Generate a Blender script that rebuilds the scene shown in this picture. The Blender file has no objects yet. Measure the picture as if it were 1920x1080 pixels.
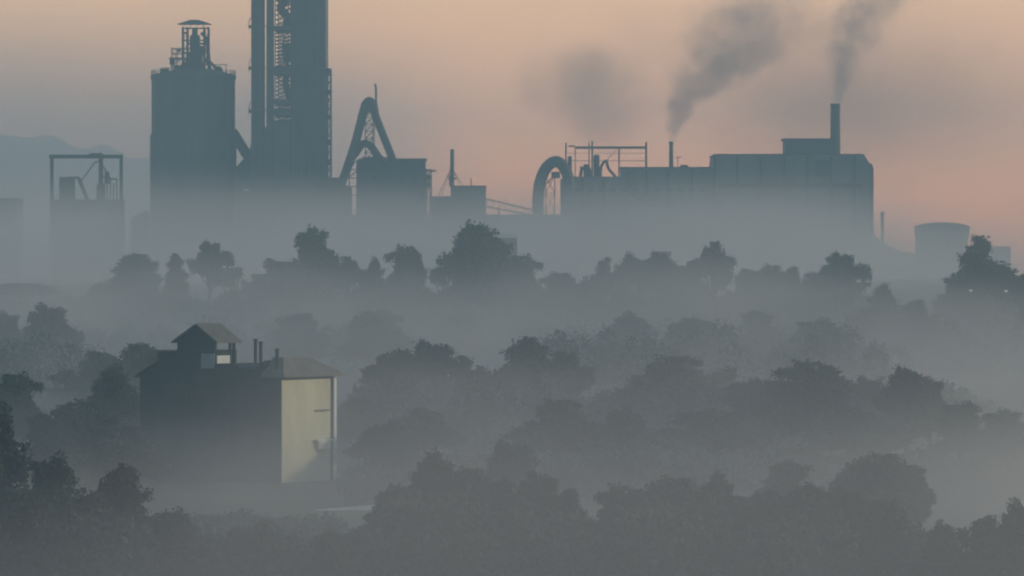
import bpy, math, random
import numpy as np
from mathutils import Vector, Matrix

R = math.radians
S = bpy.context.scene
COL = S.collection
CZ = 40.0            # camera height (m)
F = 9134.0           # focal length in photo pixels (12 degree lens)
HY = 500.0           # row of the true horizon in the photo

# ------------------------------------------------------------------ camera
cam_d = bpy.data.cameras.new('camera')
cam = bpy.data.objects.new('camera', cam_d)
COL.objects.link(cam)
cam_d.sensor_width = 36
cam_d.lens = 18 / math.tan(R(6))
cam_d.clip_start = 1
cam_d.clip_end = 20000
cam.location = (0, 0, CZ)
cam.rotation_euler = (R(90) - math.atan(40 / F), 0, 0)
S.camera = cam

# ------------------------------------------------------------------ light
SUN_AZ = 82.0        # degrees clockwise from the view direction
SUN_EL = 14.0
SUN_STRENGTH = 1.6
SKY_STRENGTH = 0.13
HAZE_DENSITY = 0.00046

w = bpy.data.worlds.new('World')
S.world = w
w.use_nodes = True
nt = w.node_tree
nt.nodes.clear()
N = nt.nodes.new
L = nt.links.new


def wmath(op, a, b=None, c=None, clamp=False, tree=None):
    n = (tree or nt).nodes.new('ShaderNodeMath')
    n.operation = op
    n.use_clamp = clamp
    for i, v in enumerate((a, b, c)):
        if v is None:
            continue
        if isinstance(v, (int, float)):
            n.inputs[i].default_value = v
        else:
            (tree or nt).links.new(v, n.inputs[i])
    return n.outputs[0]


sky = N('ShaderNodeTexSky')
sky.sky_type = 'NISHITA'
sky.sun_disc = False
sky.sun_elevation = R(SUN_EL)
sky.sun_rotation = R(SUN_AZ)
sky.air_density = 1.6
sky.dust_density = 0.6
sky.ozone_density = 2.0
# dusk glow low over the horizon: a real band of the sky, by elevation and azimuth
tc = N('ShaderNodeTexCoord')
sep = N('ShaderNodeSeparateXYZ')
L(tc.outputs['Generated'], sep.inputs[0])
el = wmath('ARCSINE', sep.outputs[2])
el = wmath('MULTIPLY', el, 180 / math.pi)
az = wmath('ARCTAN2', sep.outputs[0], sep.outputs[1])
az = wmath('MULTIPLY', az, 180 / math.pi)
azd = wmath('MULTIPLY', wmath('SUBTRACT', az, 8.0), 1 / 40.0)
gaz = wmath('EXPONENT', wmath('MULTIPLY', wmath('MULTIPLY', azd, azd), -1.0))
ramp = N('ShaderNodeValToRGB')
L(wmath('MULTIPLY', el, 1 / 16.0, clamp=True), ramp.inputs[0])
cr = ramp.color_ramp
cr.elements[0].position = 0.0
cr.elements[0].color = (1.7, 0.36, 0.12, 1)
cr.elements[1].position = 1.0
cr.elements[1].color = (0.0, 0.0, 0.0, 1)
for p, c in ((0.06, (1.6, 0.38, 0.14)), (0.12, (1.22, 0.40, 0.26)), (0.22, (1.02, 0.41, 0.30)), (0.5, (0.35, 0.22, 0.18))):
    e = cr.elements.new(p)
    e.color = (*c, 1)
glow = N('ShaderNodeMix')
glow.data_type = 'RGBA'
glow.blend_type = 'MIX'
L(gaz, glow.inputs['Factor'])
glow.inputs['A'].default_value = (0, 0, 0, 1)
L(ramp.outputs[0], glow.inputs['B'])
smp = N('ShaderNodeMapping')
smp.inputs['Scale'].default_value = (9, 9, 38)
L(tc.outputs['Generated'], smp.inputs[0])
snz = N('ShaderNodeTexNoise')
snz.inputs['Scale'].default_value = 1.0
snz.inputs['Detail'].default_value = 4
L(smp.outputs[0], snz.inputs['Vector'])
dusty = wmath('ADD', wmath('MULTIPLY', snz.outputs[0], 0.5), 0.75)
bg1 = N('ShaderNodeBackground')
L(sky.outputs[0], bg1.inputs[0])
bg1.inputs[1].default_value = SKY_STRENGTH
bg2 = N('ShaderNodeBackground')
L(glow.outputs['Result'], bg2.inputs[0])
L(wmath('MULTIPLY', dusty, 0.74), bg2.inputs[1])
add = N('ShaderNodeAddShader')
L(bg1.outputs[0], add.inputs[0])
L(bg2.outputs[0], add.inputs[1])
wo = N('ShaderNodeOutputWorld')
L(add.outputs[0], wo.inputs[0])

sun_d = bpy.data.lights.new('sun', 'SUN')
sun_d.energy = SUN_STRENGTH
sun_d.angle = R(3.0)
sun_d.color = (1.0, 0.80, 0.58)
sun = bpy.data.objects.new('sun', sun_d)
COL.objects.link(sun)
sd = Vector((math.sin(R(SUN_AZ)) * math.cos(R(SUN_EL)), math.cos(R(SUN_AZ)) * math.cos(R(SUN_EL)), math.sin(R(SUN_EL))))
sun.rotation_euler = sd.to_track_quat('Z', 'Y').to_euler()

S.view_settings.view_transform = 'Standard'
S.view_settings.look = 'None'
S.view_settings.exposure = 0.0
S.view_settings.gamma = 1.0
S.render.engine = 'CYCLES'
cy = S.cycles
cy.use_denoising = True
cy.max_bounces = 5
cy.diffuse_bounces = 2
cy.volume_bounces = 1
cy.transparent_max_bounces = 16
cy.volume_step_rate = 1.0
cy.volume_max_steps = 256
cy.pixel_filter_type = 'BLACKMAN_HARRIS'
cy.filter_width = 2.1


# ------------------------------------------------------------------ helpers
def X(px, Y):
    return (px - 960.0) / F * Y


def Z(py, Y):
    return CZ + (HY - py) / F * Y


ORG = {}     # world position of every Empty that carries parts


class MB:
    """Collects shapes into one mesh."""
    def __init__(self):
        self.v, self.f = [], []

    def cut(self):
        """what follows becomes a mesh of its own"""
        self.cuts = getattr(self, 'cuts', []) + [(len(self.v), len(self.f))]
        return self

    def add(self, vs, fs):
        o = len(self.v)
        self.v += [tuple(p) for p in vs]
        self.f += [tuple(i + o for i in f) for f in fs]
        return self

    def box(self, x0, x1, y0, y1, z0, z1):
        vs = [(x, y, z) for z in (z0, z1) for y in (y0, y1) for x in (x0, x1)]
        return self.add(vs, [(0, 2, 3, 1), (4, 5, 7, 6), (0, 1, 5, 4), (2, 6, 7, 3), (0, 4, 6, 2), (1, 3, 7, 5)])

    def pbox(self, px0, px1, py0, py1, Y, depth, zbase=None):
        z0 = Z(py1, Y) if zbase is None else zbase
        return self.box(X(px0, Y), X(px1, Y), Y, Y + depth, z0, Z(py0, Y))

    def rod(self, a, b, r, r2=None, n=8, cap=True):
        a, b = Vector(a), Vector(b)
        r2 = r if r2 is None else r2
        d = (b - a).normalized()
        u = d.cross(Vector((0, 0, 1)))
        if u.length < 1e-4:
            u = Vector((1, 0, 0))
        u.normalize()
        v = d.cross(u)
        vs = []
        for c, rr in ((a, r), (b, r2)):
            for k in range(n):
                t = 2 * math.pi * (k + 0.5) / n
                vs.append(c + u * (math.cos(t) * rr) + v * (math.sin(t) * rr))
        fs = [(k, (k + 1) % n, n + (k + 1) % n, n + k) for k in range(n)]
        if cap:
            fs += [tuple(range(n - 1, -1, -1)), tuple(range(n, 2 * n))]
        return self.add(vs, fs)

    def tube(self, pts, radii, n=12):
        pts = [Vector(p) for p in pts]
        if not hasattr(radii, '__len__'):
            radii = [radii] * len(pts)
        vs = []
        ref = None
        for i, p in enumerate(pts):
            d = (pts[min(i + 1, len(pts) - 1)] - pts[max(i - 1, 0)]).normalized()
            u = d.cross(Vector((0, 1, 0)))
            if u.length < 0.05:
                u = d.cross(Vector((1, 0, 0)))
            u.normalize()
            if ref is not None and u.dot(ref) < 0:
                u = -u
            ref = u
            v = d.cross(u)
            for k in range(n):
                t = 2 * math.pi * k / n
                vs.append(p + u * (math.cos(t) * radii[i]) + v * (math.sin(t) * radii[i]))
        fs = []
        for i in range(len(pts) - 1):
            for k in range(n):
                fs.append((i * n + k, i * n + (k + 1) % n, (i + 1) * n + (k + 1) % n, (i + 1) * n + k))
        fs += [tuple(range(n - 1, -1, -1)), tuple(range((len(pts) - 1) * n, len(pts) * n))]
        return self.add(vs, fs)

    def lathe(self, cx, cy_, prof, n=40):
        vs = [(cx + r * math.cos(2 * math.pi * k / n), cy_ + r * math.sin(2 * math.pi * k / n), z) for r, z in prof for k in range(n)]
        fs = []
        for i in range(len(prof) - 1):
            for k in range(n):
                fs.append((i * n + k, i * n + (k + 1) % n, (i + 1) * n + (k + 1) % n, (i + 1) * n + k))
        fs += [tuple(range(n - 1, -1, -1)), tuple(range((len(prof) - 1) * n, len(prof) * n))]
        return self.add(vs, fs)

    def prism(self, pts, y0, y1):
        """polygon in xz, extruded along y"""
        n = len(pts)
        vs = [(x, y0, z) for x, z in pts] + [(x, y1, z) for x, z in pts]
        fs = [tuple(range(n)), tuple(range(2 * n - 1, n - 1, -1))]
        fs += [(k, n + k, n + (k + 1) % n, (k + 1) % n) for k in range(n)]
        return self.add(vs, fs)

    def truss(self, a, b, width, n, r, axis='y', depth=None):
        """two chords from a to b apart by `width` in x with X braces; doubled in y if depth"""
        a, b = Vector(a), Vector(b)
        for dy in ((0,) if not depth else (0, depth)):
            o = Vector((0, dy, 0))
            s = Vector((width, 0, 0))
            self.rod(a + o, b + o, r * 1.5, n=4)
            self.rod(a + s + o, b + s + o, r * 1.5, n=4)
            for k in range(n):
                p, q = a.lerp(b, k / n) + o, a.lerp(b, (k + 1) / n) + o
                self.rod(p, q + s, r, n=4)
                self.rod(p + s, q, r, n=4)
                self.rod(p, p + s, r, n=4)
        return self

    def build(self, name, mat, parent=None, smooth=False, local=None, fix=True):
        """vertices are world-space; `local` is a Matrix that carried them"""
        cuts = [c for c in getattr(self, 'cuts', []) if 0 < c[0] < len(self.v)]
        if cuts:
            cuts = [(0, 0)] + cuts + [(len(self.v), len(self.f))]
            out = None
            for (a, fa), (b_, fb) in zip(cuts[:-1], cuts[1:]):
                if b_ > a:
                    m2 = MB()
                    m2.v = self.v[a:b_]
                    m2.f = [tuple(i - a for i in f) for f in self.f[fa:fb]]
                    out = m2.build(name, mat, parent, smooth)
            return out
        me = bpy.data.meshes.new(name)
        org = ORG[parent.name] if parent is not None else Vector((0, 0, 0))
        vs = [(p[0] - org.x, p[1] - org.y, p[2] - org.z) for p in self.v]
        me.from_pydata(vs, [], self.f)
        if fix:
            import bmesh
            bm = bmesh.new()
            bm.from_mesh(me)
            bmesh.ops.recalc_face_normals(bm, faces=bm.faces)
            bm.to_mesh(me)
            bm.free()
        me.materials.append(mat)
        if smooth:
            me.shade_smooth()
        o = bpy.data.objects.new(name, me)
        COL.objects.link(o)
        if parent is not None:
            o.parent = parent
            ORG[o.name] = org
        return o


def tag(o, label=None, cat=None, group=None, kind=None):
    for k, v in (('label', label), ('category', cat), ('group', group), ('kind', kind)):
        if v:
            o[k] = v
    return o


def thing(name, label, cat, loc, group=None):
    o = bpy.data.objects.new(name, None)
    o.empty_display_size = 2
    COL.objects.link(o)
    o.location = loc
    ORG[o.name] = Vector(loc)
    return tag(o, label, cat, group)


# ------------------------------------------------------------------ materials
def mat(name, base, rough=0.85, var=0.25, scale=0.4, metallic=0.0, streak=None, bump=0.0, bscale=4.0, wave=None):
    m = bpy.data.materials.new(name)
    m.use_nodes = True
    t = m.node_tree
    b = t.nodes['Principled BSDF']
    b.inputs['Roughness'].default_value = rough
    b.inputs['Metallic'].default_value = metallic
    b.inputs['Specular IOR Level'].default_value = 0.25
    tcn = t.nodes.new('ShaderNodeTexCoord')
    mp = t.nodes.new('ShaderNodeMapping')
    t.links.new(tcn.outputs['Object'], mp.inputs[0])
    if streak:
        mp.inputs['Scale'].default_value = (1, 1, streak)
    nz = t.nodes.new('ShaderNodeTexNoise')
    nz.inputs['Scale'].default_value = scale
    nz.inputs['Detail'].default_value = 6
    nz.inputs['Roughness'].default_value = 0.65
    t.links.new(mp.outputs[0], nz.inputs['Vector'])
    mx = t.nodes.new('ShaderNodeMix')
    mx.data_type = 'RGBA'
    mx.inputs['A'].default_value = (*[c * (1 - var) for c in base], 1)
    mx.inputs['B'].default_value = (*[min(1, c * (1 + var)) for c in base], 1)
    mr = t.nodes.new('ShaderNodeMapRange')
    mr.inputs['From Min'].default_value = 0.3
    mr.inputs['From Max'].default_value = 0.7
    t.links.new(nz.outputs[0], mr.inputs[0])
    t.links.new(mr.outputs[0], mx.inputs['Factor'])
    t.links.new(mx.outputs['Result'], b.inputs['Base Color'])
    if bump or wave:
        bp = t.nodes.new('ShaderNodeBump')
        bp.inputs['Strength'].default_value = bump or 0.6
        bp.inputs['Distance'].default_value = 0.1
        if wave:
            wv = t.nodes.new('ShaderNodeTexWave')
            wv.inputs['Scale'].default_value = wave
            wv.bands_direction = 'X'
            t.links.new(tcn.outputs['Object'], wv.inputs['Vector'])
            t.links.new(wv.outputs[1], bp.inputs['Height'])
        else:
            n2 = t.nodes.new('ShaderNodeTexNoise')
            n2.inputs['Scale'].default_value = bscale
            t.links.new(tcn.outputs['Object'], n2.inputs['Vector'])
            t.links.new(n2.outputs[0], bp.inputs['Height'])
        t.links.new(bp.outputs[0], b.inputs['Normal'])
    return m


M = dict(
    concrete=mat('concrete', (0.10, 0.105, 0.105), var=0.35, scale=0.15, streak=0.25),
    dark_steel=mat('dark_steel', (0.035, 0.04, 0.045), rough=0.6, scale=1.0),
    sheet=mat('sheet_cladding', (0.06, 0.07, 0.078), rough=0.6, var=0.3, scale=0.2, streak=0.2, wave=0.8),
    duct=mat('duct_steel', (0.05, 0.055, 0.06), rough=0.55, scale=0.6),
    brick=mat('stack_brick', (0.07, 0.06, 0.055), scale=0.5),
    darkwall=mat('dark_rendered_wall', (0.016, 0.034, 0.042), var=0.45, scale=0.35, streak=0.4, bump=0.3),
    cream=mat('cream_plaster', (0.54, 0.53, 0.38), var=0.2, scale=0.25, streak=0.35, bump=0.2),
    grey=mat('grey_render', (0.22, 0.25, 0.26), var=0.2, scale=0.8),
    pale_sheet=mat('pale_sheet_cladding', (0.15, 0.15, 0.145), rough=0.7, var=0.35, scale=0.08, streak=0.3, wave=0.5),
    white=mat('white_paint', (0.66, 0.68, 0.66), var=0.1, scale=1.2),
    roof=mat('weathered_roof_sheet', (0.17, 0.16, 0.15), var=0.3, scale=0.6, wave=2.0),
    glass=mat('dark_glass', (0.03, 0.035, 0.04), rough=0.25, var=0.1),
    bark=mat('bark', (0.06, 0.05, 0.04), scale=2.0, bump=0.4),
    soil=mat('soil', (0.07, 0.075, 0.045), var=0.5, scale=0.05, bump=0.3, bscale=0.6),
    hillside=mat('wooded_hillside', (0.05, 0.065, 0.045), var=0.4, scale=0.02),
    gravel=mat('heaped_gravel', (0.16, 0.15, 0.14), var=0.2, scale=0.4, bump=0.4, bscale=1.5),
)


def leaf_mat(name, c):
    m = bpy.data.materials.new(name)
    m.use_nodes = True
    t = m.node_tree
    b = t.nodes['Principled BSDF']
    b.inputs['Roughness'].default_value = 0.7
    b.inputs['Specular IOR Level'].default_value = 0.2
    g = t.nodes.new('ShaderNodeNewGeometry')
    oi = t.nodes.new('ShaderNodeObjectInfo')
    hs = t.nodes.new('ShaderNodeHueSaturation')
    hs.inputs['Color'].default_value = (*c, 1)
    v = wmath('ADD', wmath('MULTIPLY', g.outputs['Random Per Island'], 0.7, tree=t), 0.55, tree=t)
    v = wmath('ADD', v, wmath('MULTIPLY', oi.outputs['Random'], 0.3, tree=t), tree=t)
    t.links.new(v, hs.inputs['Value'])
    hu = wmath('ADD', wmath('MULTIPLY', oi.outputs['Random'], 0.05, tree=t), 0.475, tree=t)
    t.links.new(hu, hs.inputs['Hue'])
    t.links.new(hs.outputs[0], b.inputs['Base Color'])
    tr = t.nodes.new('ShaderNodeBsdfTranslucent')
    t.links.new(hs.outputs[0], tr.inputs[0])
    mx = t.nodes.new('ShaderNodeMixShader')
    mx.inputs[0].default_value = 0.2
    t.links.new(b.outputs[0], mx.inputs[1])
    t.links.new(tr.outputs[0], mx.inputs[2])
    t.links.new(mx.outputs[0], t.nodes['Material Output'].inputs['Surface'])
    return m


LEAF = leaf_mat('foliage_green', (0.055, 0.07, 0.058))
LEAF2 = leaf_mat('foliage_dark', (0.045, 0.06, 0.045))


def lamp_mat():
    m = bpy.data.materials.new('lit_lamp')
    m.use_nodes = True
    b = m.node_tree.nodes['Principled BSDF']
    b.inputs['Emission Color'].default_value = (1, 0.97, 0.9, 1)
    b.inputs['Emission Strength'].default_value = 0.3
    return m


LAMP = lamp_mat()

# ------------------------------------------------------------------ ground
PROF = np.array([(-200, 38), (0, 37.5), (60, 30), (140, 14), (260, 6), (330, 9), (400, 11), (520, 12), (600, 13.4), (750, 15.0), (1000, 26),
                 (1200, 34), (1450, 37), (1750, 36), (2200, 25), (2800, 22), (3400, 20)], float)
_rs = np.random.RandomState(5)
_W = [(_rs.uniform(-.02, .02), _rs.uniform(-.02, .02), _rs.uniform(0, 6.28), _rs.uniform(.2, .7)) for _ in range(14)]


def ground(x, y):
    x, y = np.asarray(x, float), np.asarray(y, float)
    z = np.interp(y, PROF[:, 0], PROF[:, 1])
    k = np.clip((y - 100) / 200, 0, 1)
    n = 0
    for a, b, c, d in _W:
        n = n + np.sin(a * x + b * y + c) * d
    flat = 1 - np.exp(-(((x + 34) / 30) ** 2 + ((y - 600) / 45) ** 2))
    flat2 = 1 - np.exp(-(((y - 1520) / 130) ** 4))
    return z + n * k * flat * flat2 * 0.5


def G(x, y):
    return float(ground(x, y))


xs = np.linspace(-880, 880, 150)
ys = np.concatenate([np.linspace(-50, 700, 110), np.linspace(715, 3380, 120)])
XX, YY = np.meshgrid(xs, ys)
ZZ = ground(XX, YY)
gm = MB()
nx = len(xs)
gm.v = list(map(tuple, np.stack([XX.ravel(), YY.ravel(), ZZ.ravel()], 1).tolist()))
gm.f = [(j * nx + i, j * nx + i + 1, (j + 1) * nx + i + 1, (j + 1) * nx + i) for j in range(len(ys) - 1) for i in range(nx - 1)]
tag(gm.build('ground', M['soil'], smooth=True, fix=False), kind='structure', label='misty valley floor under the trees')

# far wooded ridge
hm = MB()
hx = np.linspace(-860, 60, 180)
hy = np.linspace(2450, 3360, 60)
HX, HY2 = np.meshgrid(hx, hy)
ridge = np.interp(HX, [-860, -420, -285, -255, -205, -150, -90, 40], [112, 114, 109, 107, 99, 74, 45, 10])
HZ = ridge * np.exp(-((HY2 - 2850) / 260) ** 2) - 4
rs = np.random.RandomState(3)
for _ in range(40):
    a, b, c = rs.uniform(-.25, .25), rs.uniform(-.06, .06), rs.uniform(0, 6.28)
    HZ = HZ + np.sin(a * HX + b * HY2 + c) * 0.55
hm.v = list(map(tuple, np.stack([HX.ravel(), HY2.ravel(), HZ.ravel() + 10], 1).tolist()))
n_ = len(hx)
hm.f = [(j * n_ + i, j * n_ + i + 1, (j + 1) * n_ + i + 1, (j + 1) * n_ + i) for j in range(len(hy) - 1) for i in range(n_ - 1)]
tag(hm.build('hills', M['hillside'], smooth=True, fix=False), kind='structure', label='faint wooded ridge far behind the works')


# ------------------------------------------------------------------ the works
GB = 36.5   # ground level under the works
D = 1500.0


def duct_path(pts_px, Y, dy=0.0):
    return [(X(a, Y), Y + dy, Z(b, Y)) for a, b in pts_px]


def smooth_path(pts, n=6):
    """Catmull-Rom through pts"""
    P = [Vector(p) for p in pts]
    P = [P[0] * 2 - P[1]] + P + [P[-1] * 2 - P[-2]]
    out = []
    for i in range(1, len(P) - 2):
        for k in range(n):
            t = k / n
            a, b, c, d = P[i - 1], P[i], P[i + 1], P[i + 2]
            out.append(0.5 * ((2 * b) + (c - a) * t + (2 * a - 5 * b + 4 * c - d) * t * t + (-a + 3 * b - 3 * c + d) * t ** 3))
    out.append(P[-2])
    return out


def railing(mb, pts, h=1.1, r=0.07, step=2.0):
    for a, b in zip(pts[:-1], pts[1:]):
        a, b = Vector(a), Vector(b)
        n = max(1, int((b - a).length / step))
        for k in range(n + 1):
            p = a.lerp(b, k / n)
            mb.rod(p, p + Vector((0, 0, h)), r, n=4)
        for hh in (h * 0.55, h):
            mb.rod(a + Vector((0, 0, hh)), b + Vector((0, 0, hh)), r, n=4)


def silo():
    Y = 1500
    cx, cy_ = X(357, Y), Y + 14
    t = thing('cement_silo', 'massive round silo with rooftop head frame beside the tall tower', 'silo', (cx, cy_, GB))
    r = 79 * D / F
    zt = Z(139, Y)
    MB().lathe(cx, cy_, [(r + .45, GB), (r + .45, Z(252, Y)), (r, Z(250, Y)), (r, zt - 1.2), (r + .35, zt - 1.1), (r + .35, zt)], 56).build('silo_wall', M['concrete'], t)
    b = MB()
    b.lathe(cx, cy_, [(r + .2, zt + .003), (r + .2, zt + .35), (r * .8, zt + .9), (4.5, zt + 2.2), (4.2, zt + 2.3)], 40)
    b.build('roof', M['concrete'], t)
    rl = MB()
    ring = [(cx + (r + .1) * math.cos(a), cy_ + (r + .1) * math.sin(a), zt + .35) for a in np.linspace(0, 2 * math.pi, 33)]
    railing(rl, ring, 1.3, .09, 2.6)
    rl.build('railing', M['dark_steel'], t)
    # head frame with canopy
    fr = MB()
    zb, z1 = zt + 2.6, Z(47, Y)
    for px in (337.5, 346, 378, 386):
        for yy in (-2.5, 2.5):
            fr.rod((X(px, Y), cy_ + yy, zb - 1), (X(px, Y), cy_ + yy, z1), .25, n=6)
    for py in (118, 95, 72, 49):
        for yy in (-2.5, 2.5):
            fr.rod((X(337, Y), cy_ + yy, Z(py, Y)), (X(387, Y), cy_ + yy, Z(py, Y)), .16, n=4)
    for a, b2 in ((118, 95), (95, 72), (72, 49)):
        fr.rod((X(337, Y), cy_ + 2.5, Z(a, Y)), (X(346, Y), cy_ + 2.5, Z(b2, Y)), .1, n=4)
        fr.rod((X(387, Y), cy_ - 2.5, Z(a, Y)), (X(378, Y), cy_ - 2.5, Z(b2, Y)), .1, n=4)
    for k in range(8):
        x0, x1 = X(337 + k * 6.2, Y), X(337 + (k + 1) * 6.2, Y)
        fr.rod((x0, cy_ - 2.5, Z(49, Y)), (x1, cy_ - 2.5, Z(42, Y) if k % 2 == 0 else Z(49, Y)), .09, n=4)
    fr.build('head_frame', M['dark_steel'], t)
    cp = MB()
    zc = Z(41.5, Y)
    cp.add([(X(328, Y), cy_ - 4, zc), (X(391, Y), cy_ - 4, zc), (X(391, Y), cy_ + 4, zc), (X(328, Y), cy_ + 4, zc),
            (X(352, Y), cy_ - .5, Z(33, Y)), (X(367, Y), cy_ - .5, Z(33, Y)), (X(367, Y), cy_ + .5, Z(33, Y)), (X(352, Y), cy_ + .5, Z(33, Y))],
           [(0, 1, 5, 4), (1, 2, 6, 5), (2, 3, 7, 6), (3, 0, 4, 7), (4, 5, 6, 7), (3, 2, 1, 0)])
    cp.build('canopy', M['sheet'], t)
    el_ = MB()
    el_.pbox(356, 374, 66, 128, Y + 12.5, 3)
    el_.pbox(360, 370, 52, 66, Y + 12.8, 2.4)
    el_.pbox(343, 384, 116, 133, Y + 12, 5)
    el_.pbox(352, 379, 104, 116, Y + 12.2, 4)
    el_.pbox(350, 380, 100, 104, Y + 12, 4)
    el_.pbox(353, 384, 80, 83, Y + 12, 4)
    el_.pbox(348, 358, 108, 132, Y + 12.5, 3)
    el_.pbox(374, 381, 86, 98, Y + 12.6, 2.4)
    el_.tube(smooth_path(duct_path([(372, 58), (380, 66), (384, 80), (386, 120)], Y, 13)), .5, 8)
    el_.pbox(344, 352, 60, 63, Y + 12, 3)
    el_.pbox(376, 388, 92, 95, Y + 12, 4)
    el_.rod((X(350, Y), Y + 13, Z(104, Y)), (X(341, Y), Y + 13, Z(132, Y)), .45, n=8)
    el_.rod((X(380, Y), Y + 13, Z(108, Y)), (X(396, Y), Y + 13, Z(137, Y)), .45, n=8)
    el_.lathe(X(330, Y), Y + 13, [(1.0, Z(137, Y)), (1.0, Z(122, Y)), (.3, Z(119, Y))], 12)
    el_.lathe(X(407, Y), Y + 15, [(.9, Z(139, Y)), (.9, Z(126, Y)), (.3, Z(123, Y))], 12)
    el_.build('bucket_elevator', M['duct'], t)
    pl = MB()
    for px in (317, 326, 337):
        for yy in (10.5, 16.5):
            pl.rod((X(px, Y), Y + yy, zt + 1.0), (X(px, Y), Y + yy, Z(86, Y)), .17, n=4)
    for py in (88, 97, 108, 121):
        for yy in (10.5, 16.5):
            pl.rod((X(316, Y), Y + yy, Z(py, Y)), (X(356, Y), Y + yy, Z(py, Y)), .14, n=4)
    pl.pbox(316, 350, 108, 109.5, Y + 10.5, 6)
    pl.rod((X(317, Y), Y + 10.5, Z(121, Y)), (X(352, Y), Y + 10.5, Z(97, Y)), .12, n=4)
    pl.rod((X(337, Y), Y + 10.5, Z(121, Y)), (X(320, Y), Y + 10.5, Z(97, Y)), .12, n=4)
    pl.pbox(318, 327, 110, 121, Y + 12, 3)
    pl.pbox(326, 340, 122, 134, Y + 12, 4)
    pl.pbox(332, 338, 92, 97, Y + 12, 3)
    pl.pbox(300, 316, 128, 138, Y + 11, 3)
    pl.rod((X(300, Y), Y + 11, Z(124, Y)), (X(337, Y), Y + 11, Z(124, Y)), .12, n=4)
    pl.cut()
    for px, p0, p1 in ((396, 118, 137), (390, 118, 134), (420, 119, 138), (410, 122, 138)):
        pl.rod((X(px, Y), Y + 11, Z(p1, Y)), (X(px, Y), Y + 11, Z(p0, Y)), .15, n=4)
    pl.rod((X(388, Y), Y + 11, Z(118.5, Y)), (X(424, Y), Y + 11, Z(118.5, Y)), .18, n=4)
    pl.rod((X(388, Y), Y + 11, Z(80, Y)), (X(392, Y), Y + 11, Z(134, Y)), .15, n=4)
    pl.pbox(402, 412, 124, 139, Y + 11, 3)
    pl.tube(smooth_path(duct_path([(388, 112), (400, 124), (410, 138)], Y, 12)), .45, 8)
    pl.build('platform', M['dark_steel'], t)


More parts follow.
